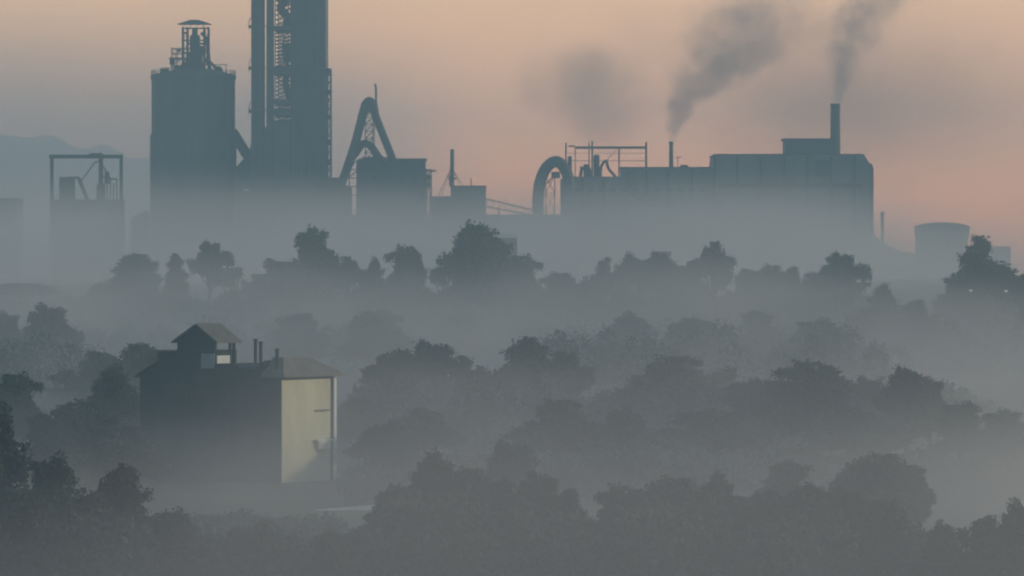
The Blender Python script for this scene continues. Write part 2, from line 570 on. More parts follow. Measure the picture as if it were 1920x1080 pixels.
def preheater():
    Y = 1500
    x0, x1 = X(471, Y), X(611, Y)
    t = thing('preheater_tower', 'tallest tower of the works, open lattice slot down its middle', 'tower', ((x0 + x1) / 2, Y + 10, GB))
    top = Z(-58, Y)
    dep = 22
    # cladding blocks either side of the open bay
    MB().box(x0, X(488, Y), Y, Y + dep, GB, top).build('wall', M['sheet'], t)
    MB().box(X(488, Y) + .004, X(496, Y), Y + .2, Y + 3.5, GB, top - .3).build('wall', M['sheet'], t)
    MB().box(X(499.3, Y), X(513, Y), Y + .3, Y + 4, GB, top - .5).build('wall', M['sheet'], t)
    b = MB()
    b.box(X(544, Y), X(610.5, Y), Y, Y + dep, GB, top)
    b.build('wall', M['sheet'], t)
    # solid lower storeys in the bay
    b = MB()
    b.box(X(513.3, Y), X(543.7, Y), Y + .5, Y + dep - .5, GB, Z(232, Y))
    b.box(X(496.2, Y), X(499.3, Y), Y + .5, Y + dep - .5, GB, Z(238, Y))
    b.build('wall', M['concrete'], t)
    s = MB()
    for py, th in ((-45, 6), (-8, 5), (48, 8), (124, 15), (186, 8), (204, 12), (226, 8)):
        s.cut().box(X(513.2, Y), X(543.8, Y), Y + .4, Y + dep - .4, Z(py + th, Y), Z(py, Y))
    for py, th in ((48, 2), (125, 2), (205, 3)):
        s.cut().box(x0 - .9, x1 + .0, Y - .7, Y - .003, Z(py + th, Y), Z(py, Y))
        s.box(x0 - .9, x0 - .003, Y - .7, Y + 6, Z(py + th, Y), Z(py, Y))
    s.build('floor_slab', M['concrete'], t)
    l_ = MB()
    for dy in (.4, dep - .6):
        for a, b2, n in ((46, -8, 3), (124, 56, 5), (186, 139, 3), (204, 194, 1), (226, 216, 1)):
            l_.cut().truss((X(516, Y), Y + dy, Z(a, Y)), (X(516, Y), Y + dy, Z(b2, Y)), X(541, Y) - X(516, Y), n * 2, .14)
    l_.cut()
    for py in np.arange(66, 122, 7):
        l_.rod((X(515, Y), Y + 8, Z(py, Y)), (X(540, Y), Y + 8, Z(py + 3, Y)), .2, n=4)
    l_.build('lattice', M['dark_steel'], t)
    c = MB()
    c.tube(smooth_path([(X(536, Y), Y + 9, Z(-5, Y)), (X(524, Y), Y + 9, Z(12, Y)), (X(536, Y), Y + 9, Z(30, Y)), (X(534, Y), Y + 9, Z(50, Y))]), 1.3, 10)
    c.cut().tube(smooth_path([(X(541, Y), Y + 9, Z(130, Y)), (X(533, Y), Y + 9, Z(150, Y)), (X(541, Y), Y + 9, Z(185, Y))]), 1.0, 10)
    c.cut().lathe(X(535, Y), Y + 11, [(.5, Z(120, Y)), (1.5, Z(100, Y)), (1.5, Z(78, Y))], 14)
    c.build('cyclone', M['duct'], t)
    # small ladder cage and fittings on the left edge
    lc = MB()
    for py in (44, 122, 203):
        lc.cut()
        lc.rod((x0 - .7, Y + 1, Z(py + 12, Y)), (x0 - .7, Y + 1, Z(py - 6, Y)), .14, n=4)
        lc.rod((x0 - .75, Y + 2, Z(py - 6, Y)), (x0, Y + 1, Z(py - 12, Y)), .12, n=4)
        lc.box(x0 - .8, x0 - .05, Y + .5, Y + 3, Z(py + 8, Y), Z(py + 3, Y))
    lc.build('ladder', M['dark_steel'], t)
    # lift shaft, right
    sh = MB()
    sh.truss((X(612.3, Y), Y + 2, GB), (X(612.3, Y), Y + 2, Z(130, Y)), X(620, Y) - X(612.3, Y), 24, .14, depth=4)
    sh.pbox(610.8, 620.5, 128, 141, Y + 1.8, 4.4)
    for py in (168, 215, 262, 300):
        sh.pbox(612, 620, py, py + 9, Y + 2.2, 3.6)
    sh.build('lift_shaft', M['dark_steel'], t)
    w_ = MB()
    for px, py in ((563, 40), (597, 106), (592, 180), (560, 250), (590, 30), (575, 300)):
        w_.cut().pbox(px, px + 6, py, py + 10, Y - .25, .24)
    w_.build('hatch', M['glass'], t)
    g = MB()
    for k in range(10):
        px = 471 + k * 15.5
        g.cut().box(X(px, Y), X(px, Y) + .5, Y - .35, Y - .004, GB, top) if px < 488 or px > 544 and px < 606 else None
    g.build('column', M['concrete'], t)


def link_buildings():
    Y = 1504
    t = thing('transfer_house', 'low transfer house with sloping duct wedged between silo and tall tower', 'building', (X(455, Y), Y, GB))
    MB().prism([(X(437.6, Y), GB), (X(470.6, Y), GB), (X(470.6, Y), Z(290, Y)), (X(462, Y), Z(292, Y)), (X(437.6, Y), Z(318, Y))], Y, Y + 12).build('wall', M['sheet'], t)
    d = MB()
    d.tube([(X(434, Y), Y + 5, Z(246, Y)), (X(468, Y), Y + 5, Z(300, Y))], 1.6, 10)
    d.tube([(X(468.5, Y), Y + 5, Z(296, Y)), (X(474, Y), Y + 5, Z(262, Y))], .7, 8)
    d.build('duct', M['duct'], t)
    wn = MB()
    for k in range(3):
        wn.cut().pbox(441, 452, 322 + 0 + k * 5, 324 + k * 5, Y - .2, .19)
    wn.build('louvre', M['glass'], t)

    Y = 1492
    t = thing('base_hall', 'long low hall in front of the tall tower foot', 'building', (X(540, Y), Y, GB))
    MB().prism([(X(441, Y), GB), (X(659, Y), GB), (X(659, Y), Z(352, Y)), (X(636, Y), Z(342, Y)), (X(622, Y), Z(334, Y)), (X(470, Y), Z(334, Y)), (X(441, Y), Z(340, Y))], Y, Y + 7).build('wall', M['concrete'], t)
    b = MB()
    b.box(X(620, Y), X(641, Y), Y + 1, Y + 6, Z(345, Y), Z(333, Y))
    b.build('roof_box', M['sheet'], t)
    b = MB()
    for px in (480, 512, 560, 640):
        b.cut().pbox(px, px + 9, 356, 361, Y - .12, .11)
    b.build('window', M['glass'], t)
    MB().pbox(456, 467, 355, 358, Y - .12, .11).build('window', M['white'], t)


def aframe():
    Y = 1496
    t = thing('duct_pyramid', 'steep inverted V of thick ducts rising between tower and square mill block', 'duct', (X(690, Y), Y, GB))
    MB().tube(smooth_path(duct_path([(640, 345), (652, 312), (668, 262), (680, 215), (686, 197)], Y)), 1.35, 14).build('duct', M['duct'], t)
    MB().tube(smooth_path(duct_path([(698, 197), (706, 222), (720, 258), (736, 298)], Y)), 1.2, 14).build('duct', M['duct'], t)
    h = MB()
    h.tube(smooth_path(duct_path([(682, 214), (684, 198), (692, 189), (700, 197), (703, 212)], Y)), 1.25, 14)
    h.pbox(684, 701, 194, 210, Y - 1.0, 2.0)
    h.build('duct_head', M['duct'], t)
    e = MB()
    e.tube(smooth_path(duct_path([(655, 300), (668, 285), (677, 271), (687, 269), (697, 276), (708, 292), (722, 306)], Y, 3)), 1.15, 12)
    e.build('elbow_duct', M['duct'], t)
    m_ = MB()
    m_.truss((X(685, Y), Y - 1, Z(300, Y)), (X(685, Y), Y - 1, Z(206, Y)), X(699, Y) - X(685, Y), 7, .12, depth=3)
    m_.rod((X(702, Y), Y - 1, Z(300, Y)), (X(702, Y), Y - 1, Z(206, Y)), .22, n=4)
    for a, b2, c, e2 in ((648, 330, 668, 300), (640, 345, 672, 318), (655, 302, 655, 400), (671, 300, 671, 400), (642, 340, 642, 400)):
        m_.rod((X(a, Y), Y - 1, Z(b2, Y)), (X(c, Y), Y - 1, Z(e2, Y)), .25, n=4)
    for py in (318, 334, 350, 366):
        m_.rod((X(642, Y), Y - 1, Z(py, Y)), (X(672, Y), Y - 1, Z(py, Y)), .22, n=4)
    m_.build('support_frame', M['dark_steel'], t)
    v = MB()
    v.rod((X(705, Y), Y, Z(200, Y)), (X(705, Y), Y, Z(164, Y)), .36, n=8)
    v.rod((X(705, Y), Y, Z(164, Y)), (X(703, Y), Y, Z(157, Y)), .34, n=8)
    v.build('vent_pipe', M['duct'], t)


def mill_block():
    Y = 1502
    t = thing('mill_block', 'square mill block with flat roof under the inverted V ducts', 'building', (X(730, Y), Y + 8, GB))
    MB().pbox(668, 797, 301, 0, Y, 16, GB).build('wall', M['sheet'], t)
    b = MB()
    b.box(X(672, Y), X(799, Y), Y - .3, Y + 16.3, Z(301, Y) + .003, Z(297, Y))
    b.pbox(679, 742, 294.5, 296.9, Y + 2, 10)
    b.build('roof', M['concrete'], t)
    s = MB()
    s.truss((X(798.5, Y), Y + 1, GB), (X(798.5, Y), Y + 1, Z(318, Y)), X(808, Y) - X(798.5, Y), 14, .16, depth=5)
    s.pbox(797.5, 808.5, 317, 320, Y + .8, 5.4)
    s.rod((X(804, Y), Y + 2, Z(319, Y)), (X(818, Y), Y + 2, Z(320.5, Y)), .28, n=6)
    s.pbox(801, 806, 328, 352, Y + 2.5, 2)
    s.build('stair_tower', M['dark_steel'], t)
    wn = MB()
    for k in range(4):
        wn.cut().pbox(700 + k * 24, 710 + k * 24, 330, 338, Y - .14, .13)
    wn.build('window', M['glass'], t)

    Y = 1510
    t = thing('low_shed', 'flat low shed with box room beneath the guyed stack', 'building', (X(860, Y), Y, GB))
    MB().pbox(806, 850, 368, 0, Y + 1, 12, GB).build('wall', M['sheet'], t)
    MB().pbox(845, 911, 350.5, 0, Y, 14, GB).build('box_room', M['concrete'], t)
    b = MB()
    b.box(X(844, Y), X(912, Y), Y - .3, Y + 14.3, Z(350.5, Y) + .003, Z(348, Y))
    b.rod((X(883, Y), Y + 5, Z(348, Y)), (X(883, Y), Y + 5, Z(334, Y)), .2, n=6)
    b.build('roof', M['dark_steel'], t)

    t = thing('guyed_stack', 'slim grey stack held by struts above the low shed', 'chimney', (X(847.5, Y), Y + 5, Z(350, Y)))
    MB().tube([(X(847.5, Y), Y + 5, Z(349.5, Y)), (X(847.5, Y), Y + 5, Z(279, Y))], .62, 12).build('flue', M['duct'], t)
    g = MB()
    for a, b2, yy in ((827, 368, 5), (822, 366, 1), (862, 349, 5), (868, 349, 9)):
        g.rod((X(846, Y), Y + 5, Z(312, Y)), (X(a, Y), Y + yy, Z(b2, Y)), .11, n=4)
    g.pbox(840, 855, 333, 336, Y + 3.5, 3)
    g.pbox(842, 847, 327, 349, Y + 3.2, 2)
    g.build('strut', M['dark_steel'], t)


def conveyor():
    Y = 1512
    t = thing('conveyor_gallery', 'sloping conveyor bridge running down from low shed to curved duct', 'conveyor', (X(960, Y), Y, GB))
    c = MB()
    a0, a1 = (911.5, 373), (1012, 397)
    b0, b1 = (911.5, 387), (990, 402)
    for dy in (0, 3):
        for p, q in ((a0, a1), (b0, b1)):
            c.rod((X(p[0], Y), Y + dy, Z(p[1], Y)), (X(q[0], Y), Y + dy, Z(q[1], Y)), .3, n=4)
        for k in range(9):
            u, v = k / 8, (k + .5) / 8
            pa = (a0[0] + (a1[0] - a0[0]) * u, a0[1] + (a1[1] - a0[1]) * u)
            pb = (b0[0] + (b1[0] - b0[0]) * v, b0[1] + (b1[1] - b0[1]) * v)
            c.rod((X(pa[0], Y), Y + dy, Z(pa[1], Y)), (X(pb[0], Y), Y + dy, Z(pb[1], Y)), .13, n=4)
    c.build('truss', M['dark_steel'], t)
    d = MB()
    d.add([(X(911.5, Y), Y + .4, Z(386, Y)), (X(1000, Y), Y + .4, Z(402.5, Y)), (X(1000, Y), Y + 2.6, Z(402.5, Y)), (X(911.5, Y), Y + 2.6, Z(386, Y)),
           (X(911.5, Y), Y + .4, Z(388, Y)), (X(1000, Y), Y + .4, Z(404.5, Y)), (X(1000, Y), Y + 2.6, Z(404.5, Y)), (X(911.5, Y), Y + 2.6, Z(388, Y))],
          [(0, 1, 2, 3), (7, 6, 5, 4), (0, 4, 5, 1), (3, 2, 6, 7), (0, 3, 7, 4), (1, 5, 6, 2)])
    d.build('belt_deck', M['concrete'], t)
    g = MB()
    for px in (935, 965, 992):
        g.cut().rod((X(px, Y), Y + 1.5, GB), (X(px, Y), Y + 1.5, Z(392 + (px - 935) * .2, Y)), .3, n=6)
    g.build('leg', M['concrete'], t)
    t = thing('yard_building', 'low dark yard building below the conveyor bridge', 'building', (X(950, Y), 1490, GB))
    MB().pbox(640, 1052, 404, 0, 1488, 3.5, GB).build('wall', M['concrete'], t)
    MB().box(X(638, 1490), X(1054, 1490), 1487.5, 1491.7, Z(404, 1488) + .003, Z(402.5, 1490)).build('roof', M['sheet'], t)


def gooseneck():
    Y = 1494
    t = thing('curved_duct', 'huge curved gooseneck duct at the corner of the long kiln hall', 'duct', (X(1030, Y), Y, GB))
    MB().tube(smooth_path(duct_path([(1009, 402), (1009, 370), (1013, 340), (1024, 315), (1041, 303), (1056, 312), (1066, 335), (1068, 360)], Y), 8), 1.75, 18).build('duct', M['duct'], t)
    b = MB()
    for py in (390, 368, 345):
        b.cut().lathe(X(1009 + (385 - min(py, 385)) * .06, Y), Y, [(1.95, Z(py + 2, Y)), (1.95, Z(py, Y))], 18)
    b.build('flange', M['dark_steel'], t)
    f = MB()
    f.truss((X(1023, Y), Y + 1, GB), (X(1023, Y), Y + 1, Z(330, Y)), X(1040, Y) - X(1023, Y), 6, .15)
    f.rod((X(1019, Y), Y + 1, Z(350, Y)), (X(1046, Y), Y + 1, Z(322, Y)), .3, n=4)
    f.pbox(1034, 1050, 322, 334, Y + 1, 2)
    f.build('support_frame', M['dark_steel'], t)


def kiln_hall():
    Y = 1500
    t = thing('kiln_hall', 'long stepped kiln hall, low flat roofs beside the curved duct', 'building', (X(1200, Y), Y + 12, GB))
    MB().prism([(X(1052, Y), GB), (X(1337, Y), GB), (X(1337, Y), Z(315, Y)), (X(1166, Y), Z(315, Y)), (X(1166, Y), Z(331, Y)), (X(1070, Y), Z(331, Y)), (X(1052, Y), Z(335, Y))], Y, Y + 24).build('wall', M['pale_sheet'], t)
    for px in (1090, 1130, 1210, 1250, 1295):
        MB().pbox(px, px + 4, 334 if px < 1166 else 318, 0, Y - .6, .59, GB).build('pilaster', M['dark_steel'], t)
    MB().tube(duct_path([(1180, 322), (1180, 360), (1200, 372), (1240, 372)], Y, -1.2), .7, 10).build('wall_duct', M['duct'], t)
    MB().box(X(1164, Y), X(1336, Y), Y - .4, Y + 24.4, Z(315, Y) + .003, Z(313, Y)).build('roof', M['dark_steel'], t)
    MB().pbox(1276, 1290, 309, 312.9, Y + 4, 3).build('roof_vent', M['duct'], t)
    wn = MB()
    for k in range(12):
        wn.cut().pbox(1080 + k * 21, 1092 + k * 21, 352, 360, Y - .14, .13)
    wn.build('window', M['glass'], t)

    # roof gantry
    t = thing('roof_gantry', 'thin steel gantry frame on the low end of the kiln hall roof', 'frame', (X(1137, Y), Y + 4, Z(331, Y)))
    b = MB()
    b.pbox(1066, 1078, 272.5, 275.5, Y + 3, .7)
    b.pbox(1078, 1212, 274.5, 279, Y + 3, .7)
    b.pbox(1078, 1212, 275, 278, Y + 9, .7)
    b.build('beam', M['dark_steel'], t)
    for px, top, r in ((1061.5, 267, .24), (1079, 276, .12), (1105, 266, .14), (1111, 264, .24), (1161.5, 276, .2), (1212.5, 266, .28)):
        for yy in (3.3, 9.3):
            MB().rod((X(px, Y), Y + yy, Z(331 if px < 1165 else 313, Y)), (X(px, Y), Y + yy, Z(top, Y)), r, n=6).build('post', M['dark_steel'], t)
    c = MB()
    for py in (287, 301):
        c.rod((X(1061, Y), Y + 3.3, Z(py, Y)), (X(1212, Y), Y + 3.3, Z(py, Y)), .08 if py == 287 else .13, n=4)
    c.rod((X(1157, Y), Y + 3.3, Z(280, Y)), (X(1137, Y), Y + 3.3, Z(301, Y)), .14, n=4)
    c.build('rail', M['dark_steel'], t)

    t = thing('roof_vessel', 'cluster of pipes and small vessels standing under the steel gantry', 'machinery', (X(1120, Y), Y + 6, Z(331, Y)))
    zr = Z(331, Y)
    MB().tube([(X(1069, Y), Y + 6, zr), (X(1069, Y), Y + 6, Z(292, Y))], .62, 12).build('flue', M['duct'], t)
    v = MB()
    v.lathe(X(1119, Y), Y + 6, [(.95, zr), (.95, Z(291, Y)), (.5, Z(289, Y))], 14)
    v.build('vessel', M['duct'], t)
    p = MB()
    p.tube(smooth_path([(X(1126, Y), Y + 6, zr), (X(1128, Y), Y + 6, Z(312, Y)), (X(1137, Y), Y + 6, Z(301, Y)), (X(1142, Y), Y + 6, Z(316, Y)), (X(1155, Y), Y + 6, zr)]), .45, 8)
    p.tube(smooth_path([(X(1089, Y), Y + 6, zr), (X(1092, Y), Y + 6, Z(316, Y)), (X(1104, Y), Y + 6, Z(314, Y)), (X(1108, Y), Y + 6, zr)]), .5, 8)
    p.pbox(1094, 1104, 308, 331, Y + 5.4, 1.2)
    p.pbox(1088, 1091, 311, 331, Y + 5.4, 1)
    p.build('pipework', M['duct'], t)

    t = thing('slim_stack', 'slim dark smoking stack on the flat kiln hall roof', 'chimney', (X(1260, Y), Y + 8, Z(313, Y)))
    MB().tube([(X(1260, Y), Y + 8, Z(313, Y)), (X(1260, Y), Y + 8, Z(264, Y))], [.68, .6], 14).build('flue', M['dark_steel'], t)
    MB().lathe(X(1260, Y), Y + 8, [(.8, Z(268, Y)), (.8, Z(265.5, Y))], 14).build('collar', M['dark_steel'], t)
    t = thing('roof_mast', 'thin T-topped mast on the hall roof beside the slim stack', 'mast', (X(1272.5, Y), Y + 8, Z(313, Y)))
    MB().rod((X(1272.5, Y), Y + 8, Z(313, Y)), (X(1272.5, Y), Y + 8, Z(293, Y)), .12, n=6).build('pole', M['dark_steel'], t)
    MB().rod((X(1268, Y), Y + 8, Z(293.5, Y)), (X(1280, Y), Y + 8, Z(293.5, Y)), .12, n=6).build('crossbar', M['dark_steel'], t)

    t = thing('raw_mill_hall', 'largest hall of the works, tall blank walls under the big chimney', 'building', (X(1485, Y), Y + 18, GB))
    MB().prism([(X(1337.3, Y), GB), (X(1634.5, Y), GB), (X(1632, Y), Z(314, Y)), (X(1630, Y), Z(308, Y)), (X(1619, Y), Z(291, Y)), (X(1340, Y), Z(291, Y)), (X(1337.3, Y), Z(312, Y))], Y - 3, Y + 34).build('wall', M['pale_sheet'], t)
    for px in (1338, 1380, 1424, 1468, 1512, 1556, 1600):
        MB().pbox(px, px + 4, 293, 0, Y - 3.7, .69, GB).build('pilaster', M['dark_steel'], t)
    MB().box(X(1345, Y), X(1615, Y), Y - 3.35, Y - 3.01, Z(352, Y), Z(344, Y)).build('window_band', M['glass'], t)
    MB().pbox(1530, 1560, 300, 330, Y - 5, 1.9).build('roof_louvre', M['duct'], t)
    MB().box(X(1338, Y), X(1618, Y), Y - 3.4, Y + 34.4, Z(291, Y) + .003, Z(289, Y)).build('roof', M['dark_steel'], t)
    d = MB()
    d.tube(duct_path([(1633.5, 440), (1633.5, 316), (1630, 307)], Y, -4.3), .42, 8)
    d.build('downpipe', M['dark_steel'], t)
    b = MB()
    b.pbox(1472, 1562, 262, 0, Y + 6, 14, Z(291, Y) + .01)
    b.build('penthouse', M['sheet'], t)
    MB().box(X(1470.5, Y), X(1562, Y), Y + 5.6, Y + 20.4, Z(262, Y) + .003, Z(258.5, Y)).build('penthouse_roof', M['dark_steel'], t)
    t = thing('big_chimney', 'thick square-topped smoking chimney beside the rooftop penthouse', 'chimney', (X(1571, Y), Y + 12, Z(291, Y)))
    MB().tube([(X(1571, Y), Y + 12, Z(292, Y)), (X(1571, Y), Y + 12, Z(193, Y))], [1.6, 1.45], 20).build('flue', M['brick'], t)
    MB().lathe(X(1571, Y), Y + 12, [(1.6, Z(197, Y)), (1.6, Z(192, Y))], 20).build('collar', M['brick'], t)


def left_works():
    Y = 1480
    t = thing('portal_frame', 'wide steel portal frame standing over the small crusher house', 'frame', (X(161, Y), Y, GB))
    MB().pbox(92, 230, 290, 297, Y, 1.2).build('beam', M['dark_steel'], t)
    for px in (94, 224):
        MB().pbox(px, px + 6, 297.1, 0, Y + .1, 1.0, GB).build('post', M['dark_steel'], t)
    MB().pbox(168, 192, 287, 289.9, Y, 1.2).build('trolley', M['dark_steel'], t)
    w_ = MB()
    w_.rod((X(189, Y), Y + .5, Z(283, Y)), (X(189, Y), Y + .5, Z(290, Y)), .14, n=4)
    w_.cut().rod((X(228, Y), Y + .5, Z(283, Y)), (X(228, Y), Y + .5, Z(290, Y)), .12, n=4)
    w_.build('beacon', M['dark_steel'], t)
    t = thing('crusher_house', 'small crusher house with hoppers and slanted chute inside the portal frame', 'building', (X(161, Y), Y + 6, GB))
    MB().pbox(97, 229, 374, 0, Y + 1.3, 10, GB).build('wall', M['concrete'], t)
    b = MB()
    b.pbox(111, 132, 332, 373.5, Y + 3, 5)
    b.pbox(130, 147, 331, 335, Y + 3, 5)
    b.pbox(132, 139, 335.1, 373.5, Y + 3.2, 4)
    b.build('hopper', M['sheet'], t)
    c = MB()
    c.tube(duct_path([(145, 334), (161, 374)], Y, 5), .6, 8)
    c.rod((X(150, Y), Y + 5, Z(338, Y)), (X(176, Y), Y + 5, Z(303, Y)), .2, n=6)
    c.rod((X(176, Y), Y + 5, Z(303, Y)), (X(184, Y), Y + 5, Z(302, Y)), .2, n=6)
    c.build('chute', M['duct'], t)
    e = MB()
    e.pbox(185, 192, 291, 373.5, Y + 3, 3)
    e.pbox(181, 196, 345, 373.5, Y + 3.2, 4)
    e.pbox(193, 205, 330, 333, Y + 3, 3)
    e.pbox(196, 204, 322, 345, Y + 3.4, 2.4)
    e.pbox(205, 217, 334, 337, Y + 3, 3)
    for px in (199, 205, 211, 217):
        e.rod((X(px, Y), Y + 4, Z(374, Y)), (X(px, Y), Y + 4, Z(330 + (px % 4) * 4, Y)), .22, n=6)
    e.rod((X(205, Y), Y + 4, Z(335, Y)), (X(192, Y), Y + 4, Z(312, Y)), .2, n=6)
    e.build('elevator', M['dark_steel'], t)
    t = thing('edge_store', 'faint blocky store house beyond the portal frame near the ridge foot', 'building', (X(12, 1560), 1560, GB))
    MB().pbox(-45, 31, 374, 0, 1560, 20, GB).build('wall', M['concrete'], t)
    MB().box(X(-47, 1560), X(33, 1560), 1559.6, 1580.4, Z(374, 1560) + .003, Z(371.5, 1560)).build('roof', M['sheet'], t)
    Y = 1506
    t = thing('feed_house', 'low ramp-roofed feed house leaning on the round silo foot', 'building', (X(262, Y), Y, GB))
    MB().prism([(X(246, Y), GB), (X(276, Y), GB), (X(276, Y), Z(396, Y)), (X(270, Y), Z(396, Y)), (X(246, Y), Z(410, Y))], Y, Y + 10).build('wall', M['concrete'], t)
    MB().pbox(246, 275, 430, 434, Y - .3, .28).build('canopy', M['sheet'], t)


def right_works():
    Y = 1520
    t = thing('gravel_heap', 'long grey gravel heap sloping away from the largest hall', 'heap', (X(1660, Y), Y + 10, GB))
    pts = [(1600, 400), (1636, 415), (1648, 440), (1665, 455), (1690, 468), (1716, 474), (1745, 480), (1790, 505)]
    m_ = MB()
    n = len(pts)
    sec = [(-16, 0), (-9, .45), (-3, .92), (0, 1), (3, .92), (9, .45), (16, 0)]
    for px, py in pts:
        for dy, k in sec:
            m_.v.append((X(px, Y), Y + 16 + dy, GB + max(0, (Z(py, Y) - GB)) * k - (.5 if k == 0 else 0)))
    q = len(sec)
    m_.f = [(i * q + j, (i + 1) * q + j, (i + 1) * q + j + 1, i * q + j + 1) for i in range(n - 1) for j in range(q - 1)]
    m_.build('heap_body', M['gravel'], t, smooth=True)
    t = thing('yard_stack', 'short lone stack rising behind the gravel heap', 'chimney', (X(1654, Y), Y + 30, GB))
    Y2 = Y + 30
    MB().tube([(X(1654.5, Y2), Y2, GB), (X(1654.5, Y2), Y2, Z(399, Y2))], .58, 12).build('flue', M['duct'], t)
    MB().lathe(X(1654.5, Y2), Y2, [(.7, Z(402, Y2)), (.7, Z(397, Y2))], 12).build('collar', M['dark_steel'], t)
    Y = 1450
    cx = X(1771, Y)
    t = thing('water_tank', 'broad round tank with domed lid beyond the gravel heap', 'tank', (cx, Y + 9, GB))
    r = 52 * Y / F
    MB().lathe(cx, Y + 9, [(r * .95, GB - 1), (r * .955, Z(447, Y)), (r * .97, Z(445, Y)), (r, Z(436, Y)), (r, Z(425, Y))], 48).build('tank_wall', M['concrete'], t, smooth=False)
    MB().lathe(cx, Y + 9, [(r * 1.02, Z(425, Y) + .003), (r * 1.02, Z(424, Y)), (r * .75, Z(419.5, Y)), (r * .4, Z(417, Y)), (.3, Z(416, Y))], 48).build('lid', M['concrete'], t)
    t = thing('small_store', 'small pale flat store beside the broad round tank', 'building', (X(1875, Y), Y, GB))
    MB().pbox(1850, 1895, 464, 0, Y, 10, GB - 1).build('wall', M['concrete'], t)
    MB().box(X(1849, Y), X(1896, Y), Y - .3, Y + 10.3, Z(464, Y) + .003, Z(462, Y)).build('roof', M['sheet'], t)
    # pale shed with a light-coloured roof between trees and conveyor
    Y = 1180
    x0, x1 = X(925, Y), X(972, Y)
    zb = G(X(945, Y), Y)
    t = thing('pale_shed', 'small pale-roofed shed just behind the tallest far tree', 'building', ((x0 + x1) / 2, Y, zb))
    MB().box(x0 + .3, x1 - .3, Y + .3, Y + 6, zb - 1, Z(446, Y)).build('wall', M['concrete'], t)
    MB().prism([(x0, Z(446, Y) + .004), (x1, Z(446, Y) + .004), (x1 - .6, Z(439, Y)), (x0 + 1.6, Z(437, Y))], Y, Y + 6.4).build('roof', M['white'], t)


def yard_lamp(px, py, Y, label):
    x, z = X(px, Y), Z(py, Y)
    zb = G(x, Y)
    t = thing('yard_lamp', label, 'lamp', (x, Y, zb), 'lit yard lamps')
    MB().rod((x, Y + .3, zb), (x, Y + .3, z + .3), .12, .08, n=8).build('pole', M['dark_steel'], t)
    MB().box(x - .35, x + .35, Y - .5, Y + .4, z + .2, z + .4).build('lamp_housing', M['dark_steel'], t)
    MB().lathe(x, Y - .1, [(.1, z - .18), (.3, z - .05), (.3, z + .19)], 12).build('lamp_glass', LAMP, t)


silo()
preheater()
link_buildings()
aframe()
mill_block()
conveyor()
gooseneck()
kiln_hall()
left_works()
right_works()
yard_lamp(1521, 456, 1460, 'lit white lamp before the blank wall of the largest hall')
yard_lamp(1820, 545, 880, 'lit lamp shining low in the tallest cone tree')
yard_lamp(1886, 546, 880, 'lit lamp glinting beside the cone tree toward the picture edge')


